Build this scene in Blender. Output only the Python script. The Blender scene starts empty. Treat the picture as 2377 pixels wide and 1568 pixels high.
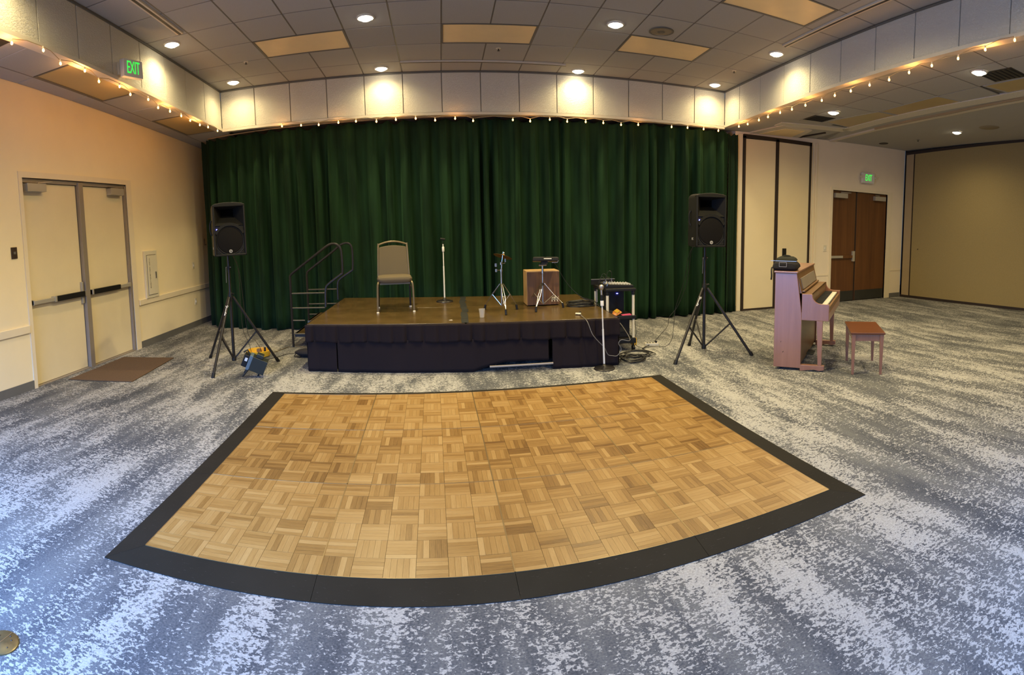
import bpy, math, random
from mathutils import Vector, Matrix
PI = math.pi
rnd = random.Random(7)
sc = bpy.context.scene
COL = sc.collection

# ------------------------------------------------------------------ camera, world, exposure
cd = bpy.data.cameras.new('camera'); cam = bpy.data.objects.new('camera', cd); COL.objects.link(cam)
cd.type = 'PANO'; cd.panorama_type = 'CENTRAL_CYLINDRICAL'
F, CY = 1271.008, 627.092
cd.central_cylindrical_range_u_min = -1188.5 / F
cd.central_cylindrical_range_u_max = 1188.5 / F
cd.central_cylindrical_range_v_min = -(1568 - CY) / F
cd.central_cylindrical_range_v_max = CY / F
cd.central_cylindrical_radius = 1.0
cd.clip_start = 0.05; cd.clip_end = 100
RX, RU, RF = Vector((.991262, -.130436, -.019649)), Vector((.030594, .082447, .996126)), Vector((.128311, .988023, -.085717))
CAM = Vector((-.276487, -5.118749, 1.629864))
cam.matrix_world = Matrix(((RX.x, RU.x, -RF.x, CAM.x), (RX.y, RU.y, -RF.y, CAM.y), (RX.z, RU.z, -RF.z, CAM.z), (0, 0, 0, 1)))
sc.camera = cam
sc.view_settings.view_transform = 'Standard'; sc.view_settings.look = 'None'
sc.view_settings.gamma = 1.0; sc.view_settings.use_curve_mapping = False
sc.view_settings.exposure = 0.0
w = bpy.data.worlds.new('world'); sc.world = w; w.use_nodes = True
bg = w.node_tree.nodes['Background']; bg.inputs[0].default_value = (.55, .72, 1.0, 1); bg.inputs[1].default_value = 0.12
sc.cycles.max_bounces = 7; sc.cycles.diffuse_bounces = 5; sc.cycles.glossy_bounces = 3
sc.cycles.transmission_bounces = 4; sc.cycles.sample_clamp_indirect = 4.0
sc.cycles.use_denoising = True
sc.cycles.caustics_reflective = False; sc.cycles.caustics_refractive = False
def area(name, loc, rot, sx, sy, power, color):
    l = bpy.data.lights.new(name, 'AREA'); l.shape = 'RECTANGLE'; l.size = sx; l.size_y = sy; l.energy = power; l.color = color
    o = bpy.data.objects.new(name, l); COL.objects.link(o); o.location = loc; o.rotation_euler = rot
    return o
# daylight entering through the windows of the rear wall, behind the camera
DAY = (.17, .41, 1.0)
for _x, _w, _p in ((-2.9, 2.6, 480), (1.9, 3.2, 130)):
    _l = area('daylight', (_x, -6.66, 1.75), (math.radians(42), 0, 0), _w, 1.5, _p, DAY); _l.data.spread = math.radians(92)
_l = area('daylight', (-4.70, -5.2, 1.35), Vector((.90, .34, -.27)).to_track_quat('-Z', 'Y').to_euler(), 1.9, 1.9, 170, DAY); _l.data.spread = math.radians(150)
LAMP = (1.0, .82, .43)
LAMP_W = 275.0
WARM_W = 420.0

# ------------------------------------------------------------------ node materials
def lin(h):
    h = h.lstrip('#'); r = []
    for i in (0, 2, 4):
        c = int(h[i:i + 2], 16) / 255
        r.append(c / 12.92 if c <= .04045 else ((c + .055) / 1.055) ** 2.4)
    return tuple(r)
class NM:
    def __init__(s, name, rough=.6, metal=0., spec=.5):
        s.m = bpy.data.materials.new(name); s.m.use_nodes = True
        s.t = s.m.node_tree; s.n = s.t.nodes; s.b = s.n['Principled BSDF']
        s.b.inputs['Roughness'].default_value = rough; s.b.inputs['Metallic'].default_value = metal
        s.b.inputs['Specular IOR Level'].default_value = spec
    def N(s, typ, **kw):
        n = s.n.new(typ)
        for k, v in kw.items(): setattr(n, k, v)
        return n
    def L(s, a, b): s.t.links.new(a, b)
    def coord(s, kind='Object', scale=(1, 1, 1), rot=(0, 0, 0), offset=None):
        tc = s.N('ShaderNodeTexCoord'); mp = s.N('ShaderNodeMapping')
        mp.inputs['Scale'].default_value = scale; mp.inputs['Rotation'].default_value = rot
        src = tc.outputs[kind]
        if offset is not None:
            add = s.N('ShaderNodeVectorMath', operation='ADD'); s.L(src, add.inputs[0]); s.L(offset, add.inputs[1]); src = add.outputs[0]
        s.L(src, mp.inputs[0]); return mp.outputs[0]
    def noise(s, vec, scale, detail=3, rough=.5, dist=0.):
        n = s.N('ShaderNodeTexNoise'); n.inputs['Scale'].default_value = scale; n.inputs['Detail'].default_value = detail
        n.inputs['Roughness'].default_value = rough; n.inputs['Distortion'].default_value = dist
        s.L(vec, n.inputs['Vector']); return n.outputs['Fac']
    def ramp(s, fac, stops):
        r = s.N('ShaderNodeValToRGB'); e = r.color_ramp.elements
        while len(e) < len(stops): e.new(.5)
        for i, (p, c) in enumerate(stops):
            e[i].position = p; e[i].color = (*c, 1) if len(c) == 3 else c
        s.L(fac, r.inputs[0]); return r.outputs[0]
    def mix(s, fac, a, b, mode='MIX'):
        m = s.N('ShaderNodeMix', data_type='RGBA', blend_type=mode)
        for i, v in ((0, fac), (6, a), (7, b)):
            if hasattr(v, 'links') or hasattr(v, 'is_linked'): s.L(v, m.inputs[i])
            else: m.inputs[i].default_value = v if i == 0 else (*v, 1)
        return m.outputs[2]
    def math(s, op, a, b=None, c=None):
        m = s.N('ShaderNodeMath', operation=op)
        for i, v in enumerate((a, b, c)):
            if v is None: continue
            if hasattr(v, 'is_linked'): s.L(v, m.inputs[i])
            else: m.inputs[i].default_value = v
        return m.outputs[0]
    def color(s, c):
        if hasattr(c, 'is_linked'): s.L(c, s.b.inputs['Base Color'])
        else: s.b.inputs['Base Color'].default_value = (*c, 1)
        return s
    def bump(s, h, strength=.3, dist=.01):
        b = s.N('ShaderNodeBump'); b.inputs['Strength'].default_value = strength; b.inputs['Distance'].default_value = dist
        s.L(h, b.inputs['Height']); s.L(b.outputs[0], s.b.inputs['Normal']); return s

def paint(name, c, rough=.6, var=.06, scale=3., bump=.0, bscale=60., metal=0., spec=.5):
    m = NM(name, rough, metal, spec); v = m.coord(); n = m.noise(v, scale, 4, .6)
    d = tuple(x * (1 - var) for x in c); u = tuple(min(1, x * (1 + var)) for x in c)
    m.color(m.ramp(n, [(.3, d), (.7, u)]))
    if bump: m.bump(m.noise(v, bscale, 3, .6), bump, .004)
    return m.m
def emit(name, c, strength):
    m = NM(name, .4); m.color(c); m.b.inputs['Emission Color'].default_value = (*c, 1); m.b.inputs['Emission Strength'].default_value = strength
    return m.m
def wood(name, dark, light, rough=.35, axis=2, gscale=18., coat=0., cr=.25):
    m = NM(name, rough); s = [gscale] * 3; s[axis] = gscale * .06
    v = m.coord(scale=tuple(s)); n = m.noise(v, 1., 6, .65, .6); n2 = m.noise(m.coord(), 2.2, 2)
    c = m.ramp(n, [(.28, dark), (.72, light)])
    c = m.mix(m.math('MULTIPLY', n2, .35), c, dark)
    m.color(c); m.bump(n, .06, .002); m.b.inputs['Coat Weight'].default_value = coat; m.b.inputs['Coat Roughness'].default_value = cr
    return m.m

def carpet():
    m = NM('carpet', .95, 0, .1)
    v1 = m.coord(scale=(1.0, 1.45, 1)); f1 = m.noise(v1, 46, 4, .62, .4)
    f2 = m.noise(m.coord(scale=(.8, 1.5, 1)), 17, 3, .6)
    band = m.noise(m.coord(scale=(4.6, 1.15, 1)), 1.0, 5, .68)
    big = m.noise(m.coord(scale=(1.3, .42, 1)), 1.0, 2, .5)
    f3 = m.noise(m.coord(scale=(1, 1.3, 1)), 105, 2, .6)
    a = m.math('MULTIPLY_ADD', f2, .45, f1)
    a = m.math('MULTIPLY_ADD', f3, .32, a)
    a = m.math('MULTIPLY_ADD', band, .80, a)
    a = m.math('MULTIPLY_ADD', big, .42, a)
    r = m.N('ShaderNodeMapRange', interpolation_type='SMOOTHSTEP'); m.L(a, r.inputs[0])
    r.inputs[1].default_value = 1.505; r.inputs[2].default_value = 1.555
    g = m.noise(m.coord(scale=(1, 1.2, 1)), 95, 2, .5); g2 = m.noise(m.coord(scale=(3.5, .7, 1)), 1.3, 3, .6)
    greys = m.ramp(m.math('MULTIPLY_ADD', g2, .9, m.math('MULTIPLY', g, .6)), [(.42, (.038, .041, .047)), (.66, (.078, .081, .089)), (.92, (.15, .15, .148))])
    lights = m.ramp(g, [(.3, (.28, .273, .26)), (.7, (.42, .41, .39))])
    m.color(m.mix(r.outputs[0], greys, lights)); m.bump(m.noise(m.coord(), 260, 2, .6), .5, .004)
    return m.m

def parquet(lo=1.0):
    m = NM('parquet', .36, 0, .4)
    at = m.N('ShaderNodeAttribute', attribute_name='tone'); oi = m.N('ShaderNodeObjectInfo')
    off = m.N('ShaderNodeVectorMath', operation='SCALE'); m.L(oi.outputs['Location'], off.inputs[0]); off.inputs[3].default_value = 7.3
    v = m.coord(scale=(9, 95, 9), offset=off.outputs[0]); n = m.noise(v, 1., 5, .7, .5)
    v2 = m.coord(scale=(40, 420, 40), offset=off.outputs[0]); n2 = m.noise(v2, 1., 3, .6)
    t = m.math('MULTIPLY_ADD', oi.outputs['Random'], .16, at.outputs['Fac'])
    sc_ = m.N('ShaderNodeSeparateColor'); m.L(oi.outputs['Color'], sc_.inputs[0]); t = m.math('ADD', t, m.math('SUBTRACT', sc_.outputs[0], .5)); t = m.math('ADD', t, m.math('MULTIPLY', m.math('SUBTRACT', n, .5), .75)); t = m.math('ADD', t, m.math('MULTIPLY', m.math('SUBTRACT', n2, .5), .35))
    c = m.ramp(t, [(.0, (.10, .045, .012)), (.32, (.20, .105, .028)), (.62, (.29, .165, .050)), (1.0, (.38, .24, .09))])
    m.color(c); m.bump(n, .05, .001); m.b.inputs['Coat Weight'].default_value = .25; m.b.inputs['Coat Roughness'].default_value = .28
    return m.m

def tilemat(name, c):
    m = NM(name, .9, 0, .1); v = m.coord(); oi = m.N('ShaderNodeObjectInfo')
    n = m.noise(v, 3, 2); n2 = m.noise(v, 130, 2, .7)
    spk = m.ramp(n2, [(.30, tuple(x * .62 for x in c)), (.40, c)])
    c2 = m.mix(m.math('MULTIPLY', oi.outputs['Random'], .16), spk, tuple(x * .6 for x in c))
    m.color(m.mix(m.math('MULTIPLY', n, .2), c2, tuple(x * .8 for x in c))); m.bump(n2, .25, .003)
    return m.m
def stucco(name, c):
    m = NM(name, .8, 0, .25); oi = m.N('ShaderNodeObjectInfo')
    off = m.N('ShaderNodeVectorMath', operation='SCALE'); m.L(oi.outputs['Location'], off.inputs[0]); off.inputs[3].default_value = 3.1
    v = m.coord(scale=(1, 1, 1.5), offset=off.outputs[0]); n = m.noise(v, 42, 4, .6, .8)
    h = m.ramp(n, [(.42, (0, 0, 0)), (.56, (1, 1, 1))])
    m.color(m.mix(m.math('MULTIPLY', n, .3), c, tuple(x * .85 for x in c))); m.bump(h, .7, .006)
    return m.m

M = {}
def mats():
    M['carpet'] = carpet(); M['parquet'] = parquet()
    M['wall'] = paint('wall_paint', (.88, .75, .50), .75, .03, 1.5, .06, 300)
    M['wallr'] = paint('wall_paint_taupe', (.84, .72, .54), .75, .03, 1.5, .06, 300)
    M['trim'] = paint('trim_paint', (.80, .69, .50), .5, .02)
    M['doorpaint'] = paint('door_paint', (.76, .65, .43), .45, .03, 2)
    M['base'] = paint('vinyl_base', (.135, .13, .12), .55, .08)
    M['tile'] = tilemat('ceiling_tile', (.42, .405, .375)); M['bar'] = paint('grid_bar', (.13, .12, .10), .5, .03)
    M['slab'] = paint('ceiling_void', (.05, .05, .048), .9)
    M['soffit'] = stucco('soffit_panel', (.70, .65, .54)); M['soffitback'] = paint('soffit_joint', (.22, .19, .15), .8)
    M['strip'] = paint('soffit_strip', (.62, .55, .44), .5)
    M['lens'] = paint('troffer_lens', (.90, .69, .36), .35, .05, 3); M['lensd'] = paint('troffer_lens_dark', (.42, .32, .15), .35, .05, 3)
    M['lampglow'] = emit('lamp_glow', (1, .90, .66), 26.0); M['bulb'] = emit('bulb_glow', (1, .47, .12), 10.0)
    M['white'] = paint('white_enamel', (.72, .70, .66), .35, .02); M['ivory'] = paint('ivory_plastic', (.70, .64, .50), .4, .02)
    M['black'] = paint('black_plastic', (.010, .0095, .009), .5, .1, 6, spec=.3); M['blackmatte'] = paint('black_matte', (.010, .010, .010), .8, .1, 6)
    M['blackmetal'] = paint('black_metal', (.022, .019, .018), .35, .1, 6, metal=.3)
    M['grille'] = paint('speaker_grille', (.006, .005, .005), .75, .2, 250, .4, 700, spec=.15)
    M['chrome'] = paint('chrome', (.45, .44, .42), .24, .03, metal=1.); M['steel'] = paint('brushed_steel', (.45, .42, .38), .38, .05, metal=.9)
    M['recessshade'] = paint('recess_shade_black', (.002, .002, .002), .95, .1, spec=.05); M['dimsteel'] = paint('dim_steel', (.10, .09, .075), .45, .05, metal=.4); M['alu'] = paint('aluminium_paint', (.33, .28, .23), .45, .04, metal=.35)
    M['closer'] = paint('closer_grey', (.46, .42, .34), .4, .03, metal=.3)
    M['velvet'] = velvet('green_velvet', (.0045, .016, .007), (.012, .038, .0145)); M['velvetshade'] = velvet('shaded_velvet', (.008, .020, .010), (.012, .028, .013))  # second velvet: shade on the curtain ends put into its colour
    M['deck'] = deck(); M['skirt'] = cloth('skirt_cloth', (.015, .0095, .0105)); M['tape'] = paint('gaffer_tape', (.006, .007, .004), .95, .4, 25)
    M['chairfab'] = cloth('chair_fabric', (.125, .10, .065), 500); M['chairmetal'] = paint('bronze_frame', (.20, .155, .09), .4, .05, metal=.5)
    M['cymbal'] = paint('bronze_cymbal', (.16, .09, .03), .38, .15, 9, metal=.8)
    M['cajonf'] = wood('cajon_front', (.05, .021, .007), (.20, .095, .034), .45, 2, 26); M['birch'] = wood('cajon_side', (.36, .22, .09), (.47, .30, .13), .45, 2, 12)
    M['piano'] = wood('piano_wood', (.24, .10, .058), (.34, .155, .095), .30, 2, 16, 1.0, .32); M['pianod'] = wood('piano_wood_inner', (.13, .062, .022), (.22, .12, .05), .35, 2, 16)
    M['bench'] = wood('bench_top', (.095, .026, .006), (.15, .045, .012), .3, 0, 12, .3)
    M['door'] = wood('door_veneer', (.085, .030, .010), (.17, .07, .022), .38, 2, 9, .3); M['kick'] = paint('kick_plate', (.03, .03, .025), .35, .1)
    M['partition'] = paint('partition_vinyl', (.70, .595, .385), .6, .02); M['brownwall'] = paint('partition_fabric', (.31, .235, .10), .85, .05, 40, .2, 400)
    M['brownedge'] = paint('partition_edge', (.36, .27, .15), .7, .04); M['seal'] = paint('dark_seal', (.022, .012, .008), .6)
    M['edge'] = scuffed('dance_floor_edge', (.0145, .0125, .0095)); M['brass'] = paint('brass', (.17, .14, .07), .35, .25, 18, metal=.7)
    M['goldbar'] = paint('bronze_joint', (.34, .25, .13), .35, .05, metal=.8)
    M['mat'] = paint('door_mat', (.10, .058, .028), .95, .15, 60, .5, 300); M['blue'] = cloth('blue_vinyl', (.012, .020, .055)); M['cable'] = paint('cable_rubber', (.014, .013, .012), .5)
    M['greycable'] = paint('grey_cable', (.13, .12, .11), .45); M['yellow'] = paint('yellow_plastic', (.62, .36, .02), .45, .06)
    M['bluemetal'] = paint('steel_blue', (.14, .20, .25), .35, .05, metal=.4); M['darkgreen'] = paint('dark_housing', (.018, .022, .019), .4)
    M['green'] = emit('exit_green', (.05, 1, .10), .85); M['redpk'] = paint('snack_wrapper', (.60, .22, .05), .35, .5, 30); M['pink'] = paint('pink_paper', (.75, .10, .22), .6)
    M['led'] = emit('blue_led', (.07, .08, 1), 45.0); M['cup'] = glass(); M['red'] = paint('red_mark', (.5, .05, .03), .5)
    M['key'] = paint('piano_keys', (.74, .70, .60), .3, .02); M['bag'] = cloth('bag_nylon', (.022, .020, .022), 700); M['bagtop'] = cloth('bag_top', (.022, .023, .018), 700)
    M['vent'] = paint('vent_dark', (.03, .026, .02), .6); M['speakergrille'] = paint('ceiling_speaker', (.26, .215, .145), .7, .1, 60)
    M['mixer'] = paint('mixer_face', (.10, .095, .085), .4, .5, 120); M['reader'] = paint('brown_plate', (.05, .03, .02), .4)
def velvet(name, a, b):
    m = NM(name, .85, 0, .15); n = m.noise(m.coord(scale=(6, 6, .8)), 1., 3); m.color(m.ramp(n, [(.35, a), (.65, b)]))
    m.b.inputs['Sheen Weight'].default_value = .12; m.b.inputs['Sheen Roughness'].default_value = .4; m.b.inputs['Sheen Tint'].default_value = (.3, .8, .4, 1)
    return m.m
def cloth(name, c, s=300):
    m = NM(name, .9, 0, .2); n = m.noise(m.coord(), 4, 3); m.color(m.mix(m.math('MULTIPLY', n, .4), c, tuple(x * .6 for x in c)))
    m.bump(m.noise(m.coord(), s, 2), .25, .002); return m.m
def deck():
    m = NM('stage_deck', .26, 0, .5); v = m.coord(); n = m.noise(v, 3.5, 5, .65); n2 = m.noise(v, 45, 3, .7)
    c = m.ramp(n, [(.3, (.060, .036, .012)), (.7, (.105, .066, .023))]); m.color(m.mix(m.ramp(n2, [(.62, (0, 0, 0)), (.80, (.35, .35, .35))]), c, (.20, .16, .09)))
    m.bump(n2, .08, .002); return m.m
def scuffed(name, c):
    m = NM(name, .75, 0, .12); v = m.coord(); n = m.noise(v, 2.2, 4, .6); n2 = m.noise(m.coord(scale=(30, 160, 30), rot=(0, 0, .5)), 1, 3, .7)
    k = m.ramp(n2, [(.66, (0, 0, 0)), (.74, (.25, .25, .25))]); m.color(m.mix(k, m.ramp(n, [(.3, c), (.7, tuple(x * 1.35 for x in c))]), (.2, .19, .17)))
    m.bump(m.noise(v, 300, 2), .15, .001); return m.m
def glass():
    m = NM('clear_plastic', .12); m.color((.75, .72, .65)); m.b.inputs['Alpha'].default_value = .16
    return m.m
mats()

# ------------------------------------------------------------------ mesh building
WM = {}
class MB:
    def __init__(s): s.v = []; s.f = []; s.T = Matrix.Identity(4)
    def _a(s, vs, fs):
        k = len(s.v); s.v += [tuple(s.T @ Vector(p)) for p in vs]; s.f += [tuple(i + k for i in f) for f in fs]; return s
    def box(s, x0, y0, z0, x1, y1, z1):
        x0, x1 = sorted((x0, x1)); y0, y1 = sorted((y0, y1)); z0, z1 = sorted((z0, z1))
        return s._a([(x0, y0, z0), (x1, y0, z0), (x1, y1, z0), (x0, y1, z0), (x0, y0, z1), (x1, y0, z1), (x1, y1, z1), (x0, y1, z1)],
                    [(0, 3, 2, 1), (4, 5, 6, 7), (0, 1, 5, 4), (1, 2, 6, 5), (2, 3, 7, 6), (3, 0, 4, 7)])
    def slab8(s, bot, top):      # two quads, bottom then top, counter-clockwise from above
        return s._a(list(bot) + list(top), [(0, 3, 2, 1), (4, 5, 6, 7), (0, 1, 5, 4), (1, 2, 6, 5), (2, 3, 7, 6), (3, 0, 4, 7)])
    def prism(s, poly, z0, z1, axis='z'):
        n = len(poly); ar = sum(poly[i][0] * poly[(i + 1) % n][1] - poly[(i + 1) % n][0] * poly[i][1] for i in range(n))
        if ar < 0: poly = poly[::-1]
        mp = {'z': lambda a, b, c: (a, b, c), 'y': lambda a, b, c: (a, c, b), 'x': lambda a, b, c: (c, a, b)}[axis]
        vs = [mp(a, b, z0) for a, b in poly] + [mp(a, b, z1) for a, b in poly]
        fs = [tuple(range(n))[::-1], tuple(range(n, 2 * n))] + [(i, (i + 1) % n, n + (i + 1) % n, n + i) for i in range(n)]
        if axis == 'y': fs = [f[::-1] for f in fs]
        return s._a(vs, fs)
    def tube(s, pts, r, n=8, cap=True, r1=None):
        P = [Vector(p) for p in pts]; m = len(P); rings = []
        up = None
        for i, p in enumerate(P):
            t = (P[min(i + 1, m - 1)] - P[max(i - 1, 0)]).normalized()
            if up is None:
                up = t.orthogonal().normalized()
            up = (up - t * up.dot(t)); up = up.normalized() if up.length > 1e-6 else t.orthogonal().normalized()
            b = t.cross(up); rr = r if r1 is None else r + (r1 - r) * i / (m - 1)
            rings.append([p + (up * math.cos(2 * PI * k / n) + b * math.sin(2 * PI * k / n)) * rr for k in range(n)])
        vs = [tuple(q) for g in rings for q in g]
        fs = [(i * n + k, i * n + (k + 1) % n, (i + 1) * n + (k + 1) % n, (i + 1) * n + k) for i in range(m - 1) for k in range(n)]
        if cap: fs += [tuple(range(n))[::-1], tuple((m - 1) * n + k for k in range(n))]
        return s._a(vs, fs)
    def lathe(s, prof, c=(0, 0, 0), n=24, cap=True):
        vs = []; m = len(prof)
        for r, z in prof: vs += [(c[0] + r * math.cos(2 * PI * k / n), c[1] + r * math.sin(2 * PI * k / n), c[2] + z) for k in range(n)]
        fs = [(i * n + k, i * n + (k + 1) % n, (i + 1) * n + (k + 1) % n, (i + 1) * n + k) for i in range(m - 1) for k in range(n)]
        if cap: fs += [tuple(range(n))[::-1], tuple((m - 1) * n + k for k in range(n))]
        return s._a(vs, fs)
    def grid(s, rows):
        h, wd = len(rows), len(rows[0])
        return s._a([p for r in rows for p in r], [(i * wd + j, i * wd + j + 1, (i + 1) * wd + j + 1, (i + 1) * wd + j) for i in range(h - 1) for j in range(wd - 1)])
    def mesh(s, name, mat, smooth=False):
        me = bpy.data.meshes.new(name); me.from_pydata(s.v, [], s.f); me.update()
        if mat: me.materials.append(M[mat] if isinstance(mat, str) else mat)
        if smooth: me.polygons.foreach_set('use_smooth', [True] * len(me.polygons))
        return me
    def build(s, name, mat, parent=None, world=False, smooth=False, bevel=0., kind=None, label=None):
        o = bpy.data.objects.new(name, s.mesh(name, mat, smooth)); COL.objects.link(o)
        attach(o, parent, world)
        if bevel:
            b = o.modifiers.new('bevel', 'BEVEL'); b.width = bevel; b.segments = 2; b.limit_method = 'ANGLE'; b.angle_limit = math.radians(40)
            if not smooth:
                o.data.polygons.foreach_set('use_smooth', [True] * len(o.data.polygons)); wn = o.modifiers.new('wn', 'WEIGHTED_NORMAL')
        if smooth and not bevel:
            try: o.data.set_sharp_from_angle(angle=math.radians(38))
            except Exception: pass
        if kind: o['kind'] = kind
        if label: o['label'] = label
        return o
def attach(o, parent, world=False):
    WM[o.name] = Matrix.Identity(4)
    if parent is not None:
        o.parent = parent
        if world: o.matrix_parent_inverse = WM[parent.name].inverted()
        else: WM[o.name] = WM[parent.name].copy()
def inst(me, name, parent, mat4):      # another object sharing mesh data, placed in world space
    o = bpy.data.objects.new(name, me); COL.objects.link(o); attach(o, parent, True); o.matrix_basis = mat4; WM[o.name] = mat4; return o
def thing(name, label, cat, loc=(0, 0, 0), rz=0., group=None):
    o = bpy.data.objects.new(name, None); COL.objects.link(o); o.empty_display_size = .05
    o.location = loc; o.rotation_euler = (0, 0, rz); o['label'] = label; o['category'] = cat
    if group: o['group'] = group
    WM[o.name] = Matrix.Translation(loc) @ Matrix.Rotation(rz, 4, 'Z'); return o
def tag(o, label, cat, group=None):
    o['label'] = label; o['category'] = cat
    if group: o['group'] = group
    return o
def struct(o): o['kind'] = 'structure'; return o
def text(name, s, mat, parent, mat4, size=.1, depth=.003, shear=0., spacing=1., width=1., world=True):
    c = bpy.data.curves.new(name, 'FONT'); c.body = s; c.size = size; c.extrude = depth; c.align_x = 'CENTER'; c.align_y = 'CENTER'
    c.shear = shear; c.space_character = spacing; c.resolution_u = 3
    t = bpy.data.objects.new(name, c); COL.objects.link(t); dg = bpy.context.evaluated_depsgraph_get()
    me = bpy.data.meshes.new_from_object(t.evaluated_get(dg)); bpy.data.objects.remove(t)
    me.transform(Matrix.Diagonal((width, 1, 1, 1))); me.materials.clear(); me.materials.append(M[mat])
    o = bpy.data.objects.new(name, me); COL.objects.link(o); attach(o, parent, world); o.matrix_basis = mat4
    return o
def frame3(origin, x, y):         # matrix with local x, y axes in world
    x = Vector(x).normalized(); y = Vector(y).normalized(); z = x.cross(y)
    return Matrix(((x.x, y.x, z.x, origin[0]), (x.y, y.y, z.y, origin[1]), (x.z, y.z, z.z, origin[2]), (0, 0, 0, 1)))
def smooth_path(pts, n=6):        # Catmull-Rom
    P = [Vector(p) for p in pts]; P = [P[0] * 2 - P[1]] + P + [P[-1] * 2 - P[-2]]; out = []
    for i in range(1, len(P) - 2):
        for k in range(n):
            t = k / n; a, b, c, d = P[i - 1:i + 3]
            out.append(.5 * ((2 * b) + (c - a) * t + (2 * a - 5 * b + 4 * c - d) * t * t + (3 * b - a - 3 * c + d) * t ** 3))
    out.append(P[-2]); return [tuple(p) for p in out]

# ------------------------------------------------------------------ room geometry numbers
XL, XR0, YS = -3.669, 4.447, 3.226              # inner faces of the soffits
XM = (XL + XR0) / 2
TX, TY, D1 = .57970, .61738, .46585
hi = lambda x, y: 3.900 - .01027 * (x - XM) - .04389 * (y - YS)
lo = lambda x, y: 3.34 + .052 * (3.2 - y)
ri = lambda x, y: 3.26 + (x - 4.45) * .031 + (3.2 - y) * .0585
XW = -4.62                                      # left wall
YB = 3.45                                       # right part of the far wall
YR = -6.8                                       # rear wall

# floor
struct(MB().box(-5.2, -7.2, -.12, 13.0, 5.2, 0).build('floor', 'carpet'))
# walls
lw = MB()
D0, D1y, DH = -.50, 1.70, 2.45                  # left door opening
lw.box(XW - .15, YR, 0, XW, -6.2, 3.95); lw.box(XW - .15, -4.2, 0, XW, D0, 3.95); lw.box(XW - .15, -6.2, 2.4, XW, -4.2, 3.95); lw.box(XW - .15, D1y, 0, XW, 5.0, 3.7); lw.box(XW - .15, D0, DH, XW, D1y, 3.8)
lw.box(XW - .5, D0 - .2, 0, XW - .32, D1y + .2, DH + .1)
struct(lw.build('wall_left', 'wall'))
struct(MB().box(XW - .15, 4.85, 0, 4.9, 5.0, 4.2).build('wall_back', 'wall'))
# far wall right of the curtain (with door and pocket openings)
PX0, PX1 = 4.955, 6.52
DX0, DX1, DXH = 7.13, 8.76, 2.345
wr = MB()
wr.box(4.80, YB, 0, PX0, YB + .15, 3.75); wr.box(PX1, YB, 0, DX0, YB + .15, 3.75); wr.box(DX1, YB, 0, 9.30, YB + .15, 3.75)
wr.box(PX0, YB, 3.19, PX1, YB + .15, 3.75); wr.box(DX0, YB, DXH, DX1, YB + .15, 3.75)
wr.box(4.80, YB + .15, 0, 4.9, 5.0, 3.9); wr.box(PX0 - .1, YB + .5, 0, 9.4, YB + .6, 3.7)
struct(wr.build('wall_far', 'wallr'))
# rear wall with windows (behind the camera)
rw = MB()
wins = [(-4.2, -1.6), (.3, 3.5)]
xs = XW - .15
for a, b in wins: rw.box(xs, YR - .15, 0, a, YR, 4.3); rw.box(a, YR - .15, 0, b, YR, .4); rw.box(a, YR - .15, 2.5, b, YR, 4.3); xs = b
rw.box(xs, YR - .15, 0, 12.5, YR, 4.3)
struct(rw.build('wall_rear', 'wall'))
for i, (a, b) in enumerate(wins):
    f = MB(); f.box(a, YR - .1, .4, a + .06, YR - .02, 2.5); f.box(b - .06, YR - .1, .4, b, YR - .02, 2.5); f.box(a, YR - .1, .4, b, YR - .02, .46); f.box(a, YR - .1, 2.44, b, YR - .02, 2.5)
    f.box((a + b) / 2 - .03, YR - .1, .4, (a + b) / 2 + .03, YR - .02, 2.5)
    struct(f.build('window_%d' % (i + 1), 'alu'))
f = MB(); f.box(XW - .1, -6.2, 0, XW - .02, -6.13, 2.4); f.box(XW - .1, -4.27, 0, XW - .02, -4.2, 2.4); f.box(XW - .1, -6.13, 2.33, XW - .02, -4.27, 2.4); f.box(XW - .1, -6.13, 0, XW - .02, -4.27, .12); f.box(XW - .1, -5.23, .12, XW - .02, -5.17, 2.33)
struct(f.build('window_3', 'alu'))
# right partition wall (brown), slightly angled
def brown_pt(t): return (9.30 + .165 * t, 3.42 - t)
bw = thing('wall_right', '', ''); del bw['label']; del bw['category']; bw['kind'] = 'structure'
def bpanel(t0, t1, name, mat, dz=0, off=0.):
    a, b = brown_pt(t0), brown_pt(t1); n = (.987 * .1, .165 * .1); o_ = (-.987 * off, -.165 * off)
    za, zb = 3.345 + .0835 * t0, 3.345 + .0835 * t1
    bot = [(a[0] + o_[0], a[1] + o_[1], .05 + dz), (b[0] + o_[0], b[1] + o_[1], .05 + dz), (b[0] + n[0], b[1] + n[1], .05 + dz), (a[0] + n[0], a[1] + n[1], .05 + dz)]
    top = [(p[0], p[1], z) for p, z in zip(bot, (za - .055, zb - .055, zb - .055, za - .055))]
    MB().slab8(bot, top).build(name, mat, bw, world=True)
bpanel(.03, .22, 'edge_panel', 'brownedge', 0, .012)
bpanel(.245, 3.6, 'partition_panel', 'brownwall'); bpanel(3.62, 6.9, 'partition_panel', 'brownwall'); bpanel(6.92, 10.2, 'partition_panel', 'brownwall')
a, b = brown_pt(0), brown_pt(10.2)
for z0, z1, zz, nm in ((0, .055, 0, 'bottom_seal'), (3.29, 3.345, 1, 'top_track')):
    k = .0835 * 10.2 * zz
    MB().slab8([(a[0] - .02, a[1], z0), (b[0] - .02, b[1], z0 + k), (b[0] + .12, b[1], z0 + k), (a[0] + .12, a[1], z0)],
               [(a[0] - .02, a[1], z1), (b[0] - .02, b[1], z1 + k), (b[0] + .12, b[1], z1 + k), (a[0] + .12, a[1], z1)]).build(nm, 'seal', bw, world=True)
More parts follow.
